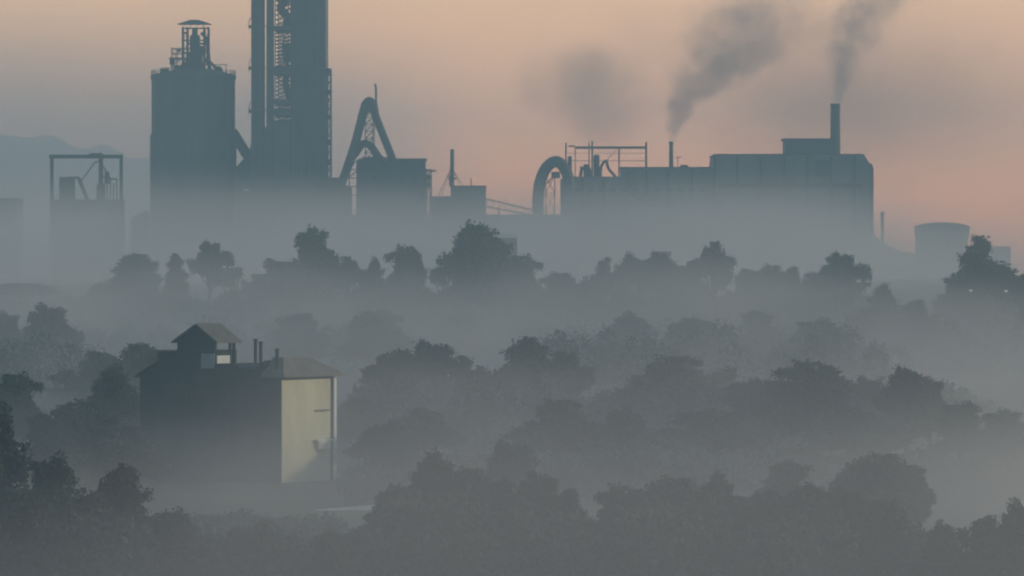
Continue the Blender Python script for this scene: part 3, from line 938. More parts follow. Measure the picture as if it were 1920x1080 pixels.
# ------------------------------------------------------------------ the near building
def near_building():
    Y0 = 600.0
    th = R(30)
    corner = Vector((X(526, Y0), Y0, G(X(526, Y0), Y0)))   # nearest vertical corner
    u = Vector((-math.cos(th), math.sin(th), 0))     # along the dark face, away to the left
    v = Vector((math.sin(th), math.cos(th), 0))      # along the yellow face, away to the right
    k = Y0 / F
    LU = 276 * k / math.cos(th)
    LV = 97 * k / math.sin(th)
    zg = corner.z - .6

    def pt(a, b, z):
        return corner + u * a + v * b + Vector((0, 0, z - corner.z))

    def ua(px, b=0.0):      # distance along the dark face whose picture column is px
        return ((526 - px) * k + b * math.sin(th)) / math.cos(th)

    def zz(py, a=0, b=0):
        yy = corner.y + u.y * a + v.y * b
        return Z(py, yy)

    def ubox(mb, a0, a1, b0, b1, z0, z1):
        vs = [pt(a, b, z) for z in (z0, z1) for b in (b0, b1) for a in (a0, a1)]
        return mb.add(vs, [(0, 2, 3, 1), (4, 5, 7, 6), (0, 1, 5, 4), (2, 6, 7, 3), (0, 4, 6, 2), (1, 3, 7, 5)])

    t = thing('mill_building', 'tall dark mill building with one sunlit cream wall rising from the mist', 'building', tuple(corner))
    ze = zz(708)                      # main eave
    # dark body
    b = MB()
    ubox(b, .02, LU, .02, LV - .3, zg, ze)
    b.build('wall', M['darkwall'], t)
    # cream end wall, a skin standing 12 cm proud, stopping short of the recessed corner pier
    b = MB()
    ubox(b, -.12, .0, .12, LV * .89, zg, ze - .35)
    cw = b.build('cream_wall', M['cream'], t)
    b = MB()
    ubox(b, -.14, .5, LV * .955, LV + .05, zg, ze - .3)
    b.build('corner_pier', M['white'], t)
    b = MB()
    ubox(b, -.35, -.13, LV * .60, LV * .85, zz(774), zz(771.5))
    b.build('ledge', M['concrete'], t)
    b = MB()
    ubox(b, -.7, -.13, LV * .58, LV * .86, zz(831), zz(828))
    ubox(b, -.6, -.13, LV * .62, LV * .84, zz(846), zz(831.2))
    b.build('balcony', M['white'], t)
    # roof over the cream end: hip
    b = MB()
    o = .75
    ua1 = ua(492, 0)
    e = [pt(-o, -o * .6, ze), pt(-o, LV + o, ze), pt(ua1, LV + o, ze), pt(ua1, -o * .6, ze)]
    e2 = [p + Vector((0, 0, .35)) for p in e]
    rz = zz(669, 2, LV / 2)
    r0 = pt(1.1, LV * .18, rz)
    r1 = pt(1.6, LV * .72, rz - .1)
    r2 = pt(ua1, LV * .72, rz - .1)
    r3 = pt(ua1, LV * .18, rz)
    b.add(e + e2 + [r0, r1, r2, r3], [(3, 2, 1, 0), (0, 1, 5, 4), (1, 2, 6, 5), (2, 3, 7, 6), (3, 0, 4, 7), (4, 5, 9, 8), (5, 6, 10, 9), (6, 7, 11, 10), (7, 4, 8, 11), (8, 9, 10, 11)])
    b.build('roof', M['roof'], t)
    # parapet body in the middle (irregular skyline)
    b = MB()
    prof = [(492, 676), (486, 681), (478, 690), (470, 693), (452, 693), (444, 690), (436, 683), (428, 682), (396, 682), (396, 689), (372, 690), (372, 657), (322, 657), (283, 659), (283, 680), (262, 692), (249, 701)]
    a_ = [ua(px) for px, _ in prof]
    zs = [zz(py, a) for (px, py), a in zip(prof, a_)]
    pts0 = [pt(a, .3, z) for a, z in zip(a_, zs)]
    base = [pt(a_[-1], .3, ze - .2), pt(a_[0], .3, ze - .2)]
    loop = pts0 + base
    back = [p + v * (LV * .6) for p in loop]
    n = len(loop)
    b.add(loop + back, [tuple(range(n)), tuple(range(2 * n - 1, n - 1, -1))] + [(i, n + i, n + (i + 1) % n, (i + 1) % n) for i in range(n)])
    b.build('upper_wall', M['darkwall'], t)
    # lean-to eave on the far left and upper flat roof edge
    b = MB()
    p0, p1 = pt(ua(240), -.4, zz(707, LU)), pt(ua(285), -.4, zz(678, LU * .9))
    dv = v * (LV * .62 + .4)
    up = Vector((0, 0, .22))
    b.add([p0, p1, p1 + dv, p0 + dv, p0 + up, p1 + up, p1 + dv + up, p0 + dv + up], [(3, 2, 1, 0), (4, 5, 6, 7), (0, 1, 5, 4), (1, 2, 6, 5), (2, 3, 7, 6), (3, 0, 4, 7)])
    b.build('eave', M['roof'], t)
    b = MB()
    ubox(b, ua(322), ua(276), -.1, LV * .62, zz(658.5, LU * .85), zz(656.5, LU * .85))
    b.build('flat_roof', M['roof'], t)
    # penthouse: gable face toward the camera-left, open side toward the right
    PH = MB()
    a0, a1 = ua(393), ua(320)
    bw = (432 - 393) * k / math.sin(th)        # its depth along v
    zf = zz(683, a0)
    zev = zz(640, a0)
    zap = zz(609, (a0 + a1) / 2)
    am = (a0 + a1) / 2 - .2
    f0 = [pt(a0, .5, zf), pt(a1, .5, zf), pt(a1, .5, zev), pt(am, .5, zap - .3), pt(a0, .5, zev)]
    f1 = [p + v * .25 for p in f0]
    n = 5
    PH.add(f0 + f1, [tuple(range(n)), tuple(range(2 * n - 1, n - 1, -1))] + [(i, n + i, n + (i + 1) % n, (i + 1) % n) for i in range(n)])
    ubox(PH, a1 - .25, a1, .76, bw, zf, zev)            # far side wall
    PH.build('penthouse_wall', M['darkwall'], t)
    ro = MB()
    oh = .7
    for s, ae in ((1, a0 - oh), (-1, a1 + oh)):
        ze_ = zev - .25
        p = [pt(ae, .1, ze_), pt(am, .1, zap), pt(am, bw + .6, zap), pt(ae, bw + .6, ze_)]
        q = [x + Vector((0, 0, .18)) for x in p]
        ro.add(p + q, [(0, 1, 2, 3), (7, 6, 5, 4), (0, 4, 5, 1), (1, 5, 6, 2), (2, 6, 7, 3), (3, 7, 4, 0)])
    ro.build('penthouse_roof', M['roof'], t)
    for bb in (.72, bw * .80, bw * .97):
        p_ = MB()
        ubox(p_, a0 - .02, a0 + .28, bb, bb + .3, zf - .4, zev + .1)
        p_.build('post', M['darkwall'], t)
    pp = MB()
    ubox(pp, a0 - .02, a0 + .12, 1.1, bw * .78, zf - .2, zz(667, a0))
    pp.build('parapet', M['white'], t)
    pp = MB()
    ubox(pp, ua(396), ua(371), .02, .28, zz(691, a0), zz(663, a0))
    pp.build('parapet', M['grey'], t)
    # roof flues
    for px, p0_, p1_, bb in ((468.5, 637, 700, LV * .75), (484, 642, 690, LV * .3), (519, 655, 692, .5)):
        a = ua(px, bb)
        f = MB()
        f.rod(pt(a, bb, zz(p1_, a, bb)), pt(a, bb, zz(p0_, a, bb)), .22, n=12)
        f.rod(pt(a, bb, zz(p0_ + 1, a, bb)), pt(a, bb, zz(p0_ - 1.5, a, bb)), .32, n=12)
        f.build('flue', M['brick'], t)
    # faint windows and string course on the dark face
    for px, py, wpx, hpx in ((288, 722, 12, 20), (330, 735, 12, 22), (372, 735, 12, 22), (414, 735, 12, 22), (456, 735, 12, 22), (330, 800, 12, 22), (414, 800, 12, 22), (498, 800, 12, 22)):
        f = MB()
        ubox(f, ua(px + wpx), ua(px), -.05, .017, zz(py + hpx), zz(py))
        f.build('window', M['glass'], t)
    f = MB()
    ubox(f, .03, LU, -.08, .015, zz(775), zz(772))
    f.build('string_course', M['darkwall'], t)
    # low annexe
    f = MB()

    # white wall in the yard
    Y = 560.0
    x0, x1 = X(590, Y), X(722, Y)
    b = MB()
    za, zb = Z(956, Y), Z(947, Y)
    b.add([(x0, Y, G(x0, Y) - .5), (x1, Y + 2, G(x1, Y) - .5), (x1, Y + 2.3, G(x1, Y) - .5), (x0, Y + .3, G(x0, Y) - .5),
           (x0, Y, za), (x1, Y + 2, zb), (x1, Y + 2.3, zb), (x0, Y + .3, za)],
          [(3, 2, 1, 0), (4, 5, 6, 7), (0, 1, 5, 4), (1, 2, 6, 5), (2, 3, 7, 6), (3, 0, 4, 7)])
    wl = b.build('yard_wall', M['white'])
    tag(wl, 'low pale wall lying in the misty yard before the cream wall', 'wall')


near_building()


# ------------------------------------------------------------------ trees
def quads(P, size, rng, flat=0.0):
    """one randomly turned leaf-clump quad at every row of P"""
    n = len(P)
    a = rng.normal(size=(n, 3))
    a /= np.linalg.norm(a, axis=1)[:, None]
    b = rng.normal(size=(n, 3))
    b -= a * (a * b).sum(1)[:, None]
    b /= np.linalg.norm(b, axis=1)[:, None]
    s = size * rng.uniform(.6, 1.4, (n, 1))
    a, b = a * s, b * s * rng.uniform(.5, 1, (n, 1))
    V = np.stack([P - a, P + b * .9, P + a, P - b], 1).reshape(-1, 3)
    return V


def fast_mesh(name, V, mat_, nper=4):
    me = bpy.data.meshes.new(name)
    n = len(V) // nper
    me.vertices.add(len(V))
    me.vertices.foreach_set('co', V.astype(np.float32).ravel())
    me.loops.add(n * nper)
    me.loops.foreach_set('vertex_index', np.arange(n * nper, dtype=np.int32))
    me.polygons.add(n)
    me.polygons.foreach_set('loop_start', np.arange(0, n * nper, nper, dtype=np.int32))
    me.polygons.foreach_set('loop_total', np.full(n, nper, dtype=np.int32))
    me.update()
    me.validate()
    me.materials.append(mat_)
    return me


H0 = 16.0


def make_kind(kind, seed):
    """returns (trunk mesh, crown mesh, nominal width) of a tree H0 metres high"""
    rng = np.random.RandomState(seed)
    lobes = []
    if kind == 'dome':
        W0 = 11.0
        for _ in range(16):
            a, r = rng.uniform(0, 6.28), rng.uniform(0, 1) ** .5 * 3.6
            z = 12.6 - (r / 3.6) ** 2 * 3.2 - rng.uniform(0, 3.5)
            lobes.append((r * math.cos(a), r * math.sin(a), z, rng.uniform(1.5, 2.3), rng.uniform(1.3, 2.0)))
        lobes.append((0, 0, 13.4, 2.6, 2.4))
    elif kind == 'umbrella':
        W0 = 13.0
        for _ in range(13):
            a, r = rng.uniform(0, 6.28), rng.uniform(.1, 1) * 4.8
            z = 13.8 - (r / 4.8) ** 2 * 2.6 + rng.uniform(-.8, .5)
            lobes.append((r * math.cos(a), r * math.sin(a), z, rng.uniform(1.3, 2.1), rng.uniform(.8, 1.3)))
        lobes.append((rng.uniform(-1, 1), 0, 14.3, 2.0, 1.5))
        for _ in range(4):
            a, r = rng.uniform(0, 6.28), rng.uniform(2, 5)
            lobes.append((r * math.cos(a), r * math.sin(a), rng.uniform(8.5, 10.5), 1.3, .8))
    elif kind == 'cone':
        W0 = 9.0
        for i in range(20):
            f = i / 19
            r = (1 - f) ** .8 * 3.2 + .1
            a = i * 2.4
            lobes.append((r * math.cos(a) * .8, r * math.sin(a) * .8, 4 + f * 11.0, .9 + (1 - f) * 1.3, 1.2))
    elif kind == 'wispy':
        W0 = 10.0
        for _ in range(15):
            a, r = rng.uniform(0, 6.28), rng.uniform(0, 1) ** .6 * 4.0
            z = rng.uniform(7, 15) - (r / 4) * 1.5
            lobes.append((r * math.cos(a), r * math.sin(a), z, rng.uniform(.9, 1.6), rng.uniform(.6, 1.2)))
        lobes.append((0, 0, 14.7, 1.3, 1.1))
    else:  # broad, ragged
        W0 = 14.0
        for _ in range(26):
            f = rng.uniform(0, 1)
            r = (1 - f ** 1.4) * rng.uniform(.3, 1) * 5.4
            a = rng.uniform(0, 6.28)
            lobes.append((r * math.cos(a), r * math.sin(a), 6 + f * 8.6, rng.uniform(1.2, 2.2), rng.uniform(.9, 1.6)))
        lobes.append((rng.uniform(-1, 1), 0, 14.5, 1.2, 1.4))
    for (x, y, z, rx, rz) in list(lobes):
        for _ in range(2):
            a, b_ = rng.uniform(0, 6.28), rng.uniform(-.2, 1.2)
            q = rng.uniform(1.0, 1.35)
            r_ = rng.uniform(.35, .75)
            lobes.append((x + rx * q * math.cos(a) * math.cos(b_), y + rx * q * math.sin(a) * math.cos(b_), z + rz * q * math.sin(b_), r_, r_ * .8))
    P = []
    dens = {'dome': 900, 'umbrella': 760, 'cone': 720, 'wispy': 480, 'broad': 680}[kind]
    for (x, y, z, rx, rz) in lobes:
        nc = max(10, int(15 * rx))
        d = rng.normal(size=(nc, 3))
        d /= np.linalg.norm(d, axis=1)[:, None]
        cc = np.array([x, y, z]) + d * np.array([rx, rx, rz]) * rng.uniform(.6, 1.0, (nc, 1))
        m_ = int(dens * rx * rz / 2.6)
        idx = rng.randint(0, nc, m_)
        P.append(cc[idx] + np.clip(rng.normal(size=(m_, 3)), -1.7, 1.7) * np.array([.38, .38, .27]))
        m2 = int(m_ * .45)
        d = rng.normal(size=(m2, 3))
        d /= np.linalg.norm(d, axis=1)[:, None]
        P.append(np.array([x, y, z]) + d * np.array([rx, rx, rz]) * rng.uniform(.2, .95, (m2, 1)))
    P = np.concatenate(P)
    top = np.percentile(P[:, 2], 99.8)
    P[:, 2] *= H0 / top
    crown = fast_mesh('crown', quads(P, .20, rng), LEAF if kind != 'cone' else LEAF2)
    tb = MB()
    tz = 13.0 if kind in ('cone',) else 9.5
    tb.tube([(0, 0, -2), (.1, .05, 2), (-.1, .1, tz * .5), (.15, 0, tz), (.1, 0, tz + 2.5)], [.5, .36, .3, .2, .08], 8)
    for (x, y, z, rx, rz) in lobes[::2]:
        z0 = min(tz, max(2.5, z * .62))
        mid = Vector((x * .45, y * .45, z0 + (z - z0) * .55))
        tb.tube([(0, 0, z0), mid, (x, y, z)], [.17, .12, .05], 5)
    me = bpy.data.meshes.new('trunk')
    me.from_pydata(tb.v, [], tb.f)
    me.materials.append(M['bark'])
    return me, crown, W0


KINDS = {}
for i, k in enumerate(('dome', 'umbrella', 'cone', 'wispy', 'broad')):
    KINDS[k] = [make_kind(k, 11 + i * 10 + j) for j in range(4)]
_cnt = [0]
GRP = {'f': 'trees standing before the works', 'm': 'trees in the middle mist', 'n': 'dark trees closest below'}


def tree(px, py, wpx, Y, kind, label, row):
    rng = random.Random(px * 7 + py)
    tm, cm, W0 = KINDS[kind][rng.randrange(4)]
    x = X(px, Y)
    zg = G(x, Y)
    h = Z(py, Y) - zg
    wd = max(wpx / F * Y * (1.3 if row == 'm' else 1.12), h * {'dome': .55, 'broad': .6, 'umbrella': .5, 'cone': .42, 'wispy': .42}[kind])
    t = thing('tree', label, 'tree', (x, Y, zg), GRP[row])
    t.rotation_euler = (0, 0, rng.uniform(0, 6.28))
    s = (wd / W0 / .9, wd / W0 / .9, h / H0)
    t.matrix_basis = Matrix.Translation((x, Y, zg)) @ Matrix.Rotation(rng.uniform(0, 6.28), 4, 'Z') @ Matrix.Diagonal((*s, 1))
    for nm, me in (('trunk', tm), ('crown', cm)):
        o = bpy.data.objects.new(nm, me)
        COL.objects.link(o)
        o.parent = t


TREES = [
    # far row, before the works
    (255, 478, 95, 1120, 'dome', 'palest domed tree, almost lost in mist below the round silo', 'f'),
    (40, 532, 150, 1130, 'dome', 'faint low tree hump under the portal frame near the picture edge', 'f'),
    (125, 555, 90, 1090, 'wispy', 'faint low scrubby tree sloping down from the hump by the picture edge', 'f'),
    (188, 532, 90, 1040, 'broad', 'small ragged tree at the low end of the far row below the portal frame', 'f'),
    (245, 517, 130, 1030, 'dome', 'wide low tree directly in front of the palest domed tree', 'f'),
    (328, 479, 62, 1010, 'cone', 'small pointed tree below the round silo', 'f'),
    (392, 455, 88, 1040, 'umbrella', 'pale airy round-headed tree standing above its neighbours below the silo edge', 'f'),
    (442, 502, 80, 1000, 'wispy', 'thin wispy tree between the airy round-headed tree and the knob-topped one', 'f'),
    (508, 486, 90, 1010, 'wispy', 'sparse tree with tufted branches leaning on the knob-topped tree', 'f'),
    (585, 432, 105, 985, 'dome', 'tall knob-topped tree below the foot of the tallest tower', 'f'),
    (545, 492, 190, 975, 'broad', 'broad spreading tree skirting the knob-topped tree', 'f'),
    (655, 484, 95, 1000, 'umbrella', 'flat-topped tree with pale gaps beyond the knob-topped tree', 'f'),
    (702, 487, 62, 990, 'cone', 'narrow pointed tree beside the rounded tree under the mill block', 'f'),
    (764, 465, 90, 980, 'dome', 'rounded upright tree below the flat-roofed mill block', 'f'),
    (885, 423, 170, 960, 'broad', 'tallest ragged dark tree in front of the low shed', 'f'),
    (925, 445, 130, 965, 'broad', 'ragged shoulder tree leaning against the tallest ragged tree', 'f'),
    (975, 482, 90, 970, 'dome', 'low rounded tree sloping off from the tallest ragged tree', 'f'),
    (1052, 514, 90, 980, 'dome', 'small round bush-like tree under the curved duct', 'f'),
    (1132, 484, 75, 960, 'wispy', 'upright loose tree just before the windswept flat tree', 'f'),
    (1188, 478, 80, 950, 'umbrella', 'windswept tree with jagged flat crown and clear gap below', 'f'),
    (1235, 474, 110, 955, 'umbrella', 'slanting flat-crowned tree below the slim smoking stack', 'f'),
    (1335, 457, 112, 940, 'umbrella', 'dense dark umbrella-shaped tree below the slim smoking stack and hall step', 'f'),
    (1402, 508, 90, 955, 'dome', 'low tree tucked beside the dense umbrella-shaped tree', 'f'),
    (1448, 500, 70, 960, 'dome', 'first of two small twin-topped trees under the largest hall', 'f'),
    (1484, 503, 66, 970, 'broad', 'second of two small twin-topped trees, nearer the puffy round tree', 'f'),
    (1572, 477, 118, 940, 'umbrella', 'puffy round-crowned tree with overhanging side under the big chimney', 'f'),
    (1530, 515, 90, 950, 'dome', 'low rounded tree under the overhang of the puffy round tree', 'f'),
    (1655, 537, 90, 860, 'cone', 'steep-sided tree standing below the gravel heap', 'f'),
    (1715, 565, 110, 850, 'broad', 'low ragged tree between steep-sided tree and tall cone tree', 'f'),
    (1618, 580, 90, 850, 'wispy', 'faint scrubby tree in mist below the puffy round tree', 'f'),
    (1832, 447, 120, 900, 'cone', 'tall cone tree rising before the broad round tank', 'f'),
    (1800, 520, 110, 890, 'dome', 'full skirt tree hugging the near foot of the tall cone tree', 'f'),
    (1880, 498, 130, 905, 'broad', 'wide tree behind the tall cone tree below the small store', 'f'),
    (1925, 512, 80, 895, 'dome', 'tree cut by the picture edge past the tall cone tree', 'f'),
    (1110, 528, 110, 970, 'dome', 'low hump of a tree between curved duct and windswept tree', 'f'),
    (1290, 520, 90, 960, 'wispy', 'thin low tree between the slanting flat tree and the umbrella-shaped one', 'f'),
    (838, 490, 60, 955, 'wispy', 'side bough tree poking out toward the bright gap by the tallest ragged tree', 'f'),
    # middle
    (1180, 588, 110, 830, 'broad', 'faint low tree rising from bright mist below the windswept tree', 'm'),
    (1300, 600, 120, 820, 'dome', 'faint round tree in bright mist below the umbrella-shaped tree', 'm'),
    (1420, 585, 110, 835, 'broad', 'faint ragged tree in bright mist under the twin-topped trees', 'm'),
    (1530, 602, 110, 815, 'dome', 'faint round tree in bright mist under the puffy round tree', 'm'),
    (560, 590, 130, 840, 'broad', 'faint ragged tree in mist above the three thin flues', 'm'),
    (700, 585, 110, 845, 'dome', 'faint rounded tree in mist above the cream wall roof', 'm'),
    (92, 576, 112, 800, 'dome', 'lone dark domed tree uphill from the mill building', 'm'),
    (15, 590, 70, 810, 'dome', 'half-hidden tree cut by the picture edge next to the lone domed tree', 'm'),
    (262, 648, 130, 700, 'dome', 'misty tree right behind the mill building eave', 'm'),
    (190, 662, 150, 690, 'broad', 'wide misty tree uphill of the mill building, next to its eave', 'm'),
    (120, 700, 110, 680, 'wispy', 'pale tree fading out beyond the wide misty tree', 'm'),
    (25, 705, 100, 600, 'dome', 'dark rounded tree at the picture edge above the blackest tree clump', 'm'),
    (215, 690, 120, 640, 'broad', 'greenish tree touching the dark wall of the mill building', 'm'),
    (150, 756, 150, 560, 'dome', 'rounded tree in front of the mill building, partly covering its foot', 'm'),
    (80, 778, 110, 550, 'broad', 'shaggy tree beside the rounded tree before the mill building', 'm'),
    (240, 800, 110, 565, 'dome', 'low tree at the fading bottom corner of the dark wall', 'm'),
    (672, 748, 80, 665, 'dome', 'rounded tree directly beside the cream wall', 'm'),
    (700, 688, 90, 730, 'broad', 'soft-edged tree starting the middle row past the cream wall', 'm'),
    (748, 660, 110, 720, 'dome', 'full rounded tree second in the middle row past the cream wall', 'm'),
    (812, 643, 130, 715, 'broad', 'greenest broad tree with small knob top, middle row past the cream wall', 'm'),
    (872, 668, 100, 720, 'wispy', 'thin-edged tree sloping down from the greenest broad tree', 'm'),
    (905, 700, 100, 730, 'dome', 'faint low tree in the dip between broad tree and peaked tree', 'm'),
    (990, 636, 130, 710, 'cone', 'tallest peaked tree in the middle of the mist', 'm'),
    (960, 690, 120, 705, 'dome', 'rounded tree under the peaked tree, toward the dip', 'm'),
    (1062, 662, 95, 700, 'umbrella', 'flat-topped tree leaning out from the peaked tree', 'm'),
    (1050, 752, 130, 610, 'dome', 'dark low oval tree below the peaked tree', 'm'),
    (1170, 770, 140, 615, 'broad', 'dark ragged low tree below the brownish domed tree', 'm'),
    (1200, 706, 100, 680, 'dome', 'stepped tree on the shoulder of the brownish domed tree', 'm'),
    (1265, 671, 160, 670, 'dome', 'large brownish domed tree in the middle mist', 'm'),
    (1365, 688, 80, 680, 'wispy', 'small ragged tree in the gap between the two large domes', 'm'),
    (1400, 715, 130, 650, 'broad', 'low green tree filling the gap between the two large domes', 'm'),
    (1520, 682, 150, 640, 'dome', 'smooth dark domed tree, largest dome of the middle row', 'm'),
    (1460, 716, 100, 645, 'dome', 'small rounded tree at the foot of the smooth dark dome', 'm'),
    (1628, 712, 90, 650, 'dome', 'low tree bridging the smooth dark dome and the flat-topped block tree', 'm'),
    (1700, 693, 130, 635, 'broad', 'blocky flat-topped dark tree at the end of the middle row', 'm'),
    (1745, 712, 70, 640, 'dome', 'steep end tree tight against the blocky flat-topped tree', 'm'),
    (1800, 757, 120, 620, 'broad', 'low ragged tree sloping down beyond the blocky tree', 'm'),
    (1880, 772, 110, 610, 'dome', 'last low tree of the middle row by the picture edge', 'm'),
    (1600, 770, 170, 620, 'dome', 'broad low tree spread beneath the blocky and domed trees', 'm'),
    (1340, 770, 170, 625, 'dome', 'broad low tree spread beneath the brownish dome', 'm'),
    (740, 790, 100, 590, 'broad', 'upright dark tree with a spiky tip past the cream wall', 'm'),
    (795, 768, 110, 640, 'dome', 'soft round tree just behind the spiky-tipped dark tree', 'm'),
    (705, 800, 80, 610, 'dome', 'dark shrubby tree between cream wall and spiky-tipped tree', 'm'),
    (960, 830, 130, 520, 'broad', 'faint flat tree with tiny peak floating in mist', 'm'),
    (1475, 868, 100, 500, 'dome', 'pale rounded tree alone in mist behind the closest trees', 'm'),
    (1655, 854, 140, 480, 'dome', 'grey round tree looming behind the closest trees', 'm'),
    (1590, 882, 100, 490, 'broad', 'misty shoulder tree adjoining the grey looming round tree', 'm'),
    (1708, 875, 80, 485, 'dome', 'small misty tree on the downhill side of the grey looming tree', 'm'),
    # near
    (-18, 756, 110, 420, 'broad', 'blackest tall tree cut by the picture edge below the mill building', 'n'),
    (95, 862, 140, 400, 'dome', 'dark blue-grey round tree next to the blackest edge tree', 'n'),
    (225, 880, 110, 390, 'dome', 'dark tree with a rounded knob, below the mill building corner', 'n'),
    (160, 930, 200, 385, 'broad', 'dark tree filling the dip between round tree and knobbed tree', 'n'),
    (330, 962, 190, 375, 'broad', 'low dark-green thicket tree below the dark wall', 'n'),
    (480, 985, 180, 360, 'dome', 'low rounded thicket tree under the misty yard', 'n'),
    (620, 1000, 160, 360, 'broad', 'low thicket tree under the pale yard wall', 'n'),
    (815, 851, 150, 440, 'broad', 'dark bushy tree peaking past the pale yard wall', 'n'),
    (748, 915, 130, 430, 'dome', 'lower dark tree at the yard wall side of the dark bushy tree', 'n'),
    (885, 882, 90, 435, 'dome', 'small square-topped tree beside the dark bushy tree', 'n'),
    (945, 902, 120, 430, 'broad', 'uneven low tree between square-topped and round-shouldered trees', 'n'),
    (1012, 890, 130, 425, 'dome', 'round-shouldered tree before the valley of bright mist', 'n'),
    (1065, 920, 100, 420, 'broad', 'tree sloping down into the V of bright mist', 'n'),
    (1165, 914, 130, 415, 'dome', 'small dome rising from the far side of the V of bright mist', 'n'),
    (1265, 900, 170, 410, 'dome', 'large full tree in the centre of the closest row', 'n'),
    (1345, 893, 130, 405, 'broad', 'tree with a raised tuft at its top, closest row', 'n'),
    (1400, 935, 100, 400, 'dome', 'tree falling away from the tufted tree into a notch', 'n'),
    (1448, 925, 80, 395, 'dome', 'narrow stubby tree just past the notch', 'n'),
    (1512, 914, 110, 390, 'dome', 'peaked dome tree beside the narrow stubby tree', 'n'),
    (1590, 919, 140, 385, 'broad', 'broad rough-topped tree beneath the grey looming round tree', 'n'),
    (1660, 942, 130, 380, 'dome', 'steep-shouldered tree ending the closest row hump', 'n'),
    (1765, 985, 130, 370, 'broad', 'low scrubby tree in the dip of warm bright mist', 'n'),
    (1850, 975, 110, 365, 'dome', 'olive rounded tree past the scrubby dip', 'n'),
    (1905, 948, 90, 360, 'broad', 'olive taller tree cut by the picture edge, lowest corner', 'n'),
    (1120, 985, 200, 380, 'dome', 'full tree low under the V of bright mist', 'n'),
    (900, 980, 200, 390, 'dome', 'full low tree under the square-topped tree', 'n'),
]
for a in TREES:
    tree(*a)


# wood that fills the rows below the crowns: one mass nobody could count
def woods():
    rng = np.random.RandomState(77)
    P = []

    def blobs(y0, y1, x0px, x1px, pyfun, n, leaves):
        for _ in range(n):
            Y = rng.uniform(y0, y1)
            px = rng.uniform(x0px, x1px)
            x = X(px, Y)
            zt = Z(pyfun(px) + rng.uniform(0, 45) * 700 / Y, Y)
            zg = G(x, Y)
            if zt < zg + 1.5:
                zt = zg + rng.uniform(1.5, 3)
            rx = rng.uniform(2.2, 4.2)
            rz = max(1.2, (zt - zg) * .5)
            d = rng.normal(size=(leaves, 3))
            d /= np.linalg.norm(d, axis=1)[:, None]
            P.append(np.array([x, Y, zg + rz]) + d * np.array([rx, rx, rz]) * rng.uniform(.7, 1.03, (leaves, 1)) + rng.normal(size=(leaves, 3)) * .25)

    far = lambda px: float(np.interp(px, [0, 150, 250, 500, 600, 790, 900, 1050, 1600, 1650, 1780, 1920], [560, 560, 545, 545, 535, 560, 520, 545, 545, 575, 590, 545]))
    mid = lambda px: float(np.interp(px, [0, 100, 180, 640, 700, 800, 1000, 1130, 1250, 1750, 1920], [725, 725, 725, 790, 705, 680, 690, 735, 705, 705, 780]))
    low = lambda px: float(np.interp(px, [0, 260, 640, 700, 1000, 1300, 1920], [850, 850, 860, 850, 850, 820, 840]))
    near = lambda px: float(np.interp(px, [-40, 260, 330, 700, 740, 1000, 1110, 1250, 1650, 1720, 1960], [895, 930, 975, 1000, 905, 925, 970, 915, 950, 1000, 985]))
    blobs(930, 1060, -30, 1950, far, 260, 620)
    blobs(850, 920, 150, 1950, lambda px: far(px) + 42, 110, 620)
    blobs(840, 900, 1600, 1950, far, 25, 520)
    blobs(655, 740, 660, 1950, mid, 150, 800)
    blobs(655, 740, -30, 330, mid, 40, 700)
    blobs(770, 840, -30, 165, lambda px: float(np.interp(px, [0, 90, 165], [625, 605, 640])), 22, 700)
    blobs(560, 610, -30, 240, low, 14, 700)
    blobs(455, 520, 270, 600, lambda px: 985 - 25 * math.sin(px / 45.0), 22, 900)
    blobs(785, 850, 1000, 1700, lambda px: 612 + 14 * math.sin(px / 37.0), 60, 700)
    blobs(565, 620, 640, 1950, low, 70, 700)
    blobs(370, 430, -40, 1960, near, 130, 1300)
    V = quads(np.concatenate(P), .3, rng)
    me = fast_mesh('woods', V, LEAF)
    o = bpy.data.objects.new('woods', me)
    COL.objects.link(o)
    tag(o, 'continuous misty wood filling the slopes beneath the standing trees', 'woods', kind='stuff')


woods()


# ------------------------------------------------------------------ air: haze, fog banks, smoke
def vol_mat(name, color, aniso):
    m = bpy.data.materials.new(name)
    m.use_nodes = True
    t = m.node_tree
    t.nodes.clear()
    o = t.nodes.new('ShaderNodeOutputMaterial')
    v = t.nodes.new('ShaderNodeVolumePrincipled')
    v.inputs['Color'].default_value = (*color, 1)
    v.inputs['Anisotropy'].default_value = aniso
    t.links.new(v.outputs[0], o.inputs['Volume'])
    return m, t, v


hz, ht, hv = vol_mat('haze_air', (0.52, 0.78, 1.0), 0.0)
hv.inputs['Density'].default_value = HAZE_DENSITY
b = MB().box(-890, 890, -58, 3392, -1.5, 146)
tag(b.build('haze', hz), kind='stuff', label='pale blue haze hanging through the whole valley')


def smoothstep(t, x, a, b):
    n = t.nodes.new('ShaderNodeMapRange')
    n.interpolation_type = 'SMOOTHSTEP'
    n.inputs['From Min'].default_value = a
    n.inputs['From Max'].default_value = b
    t.links.new(x, n.inputs['Value'])
    return n.outputs[0]


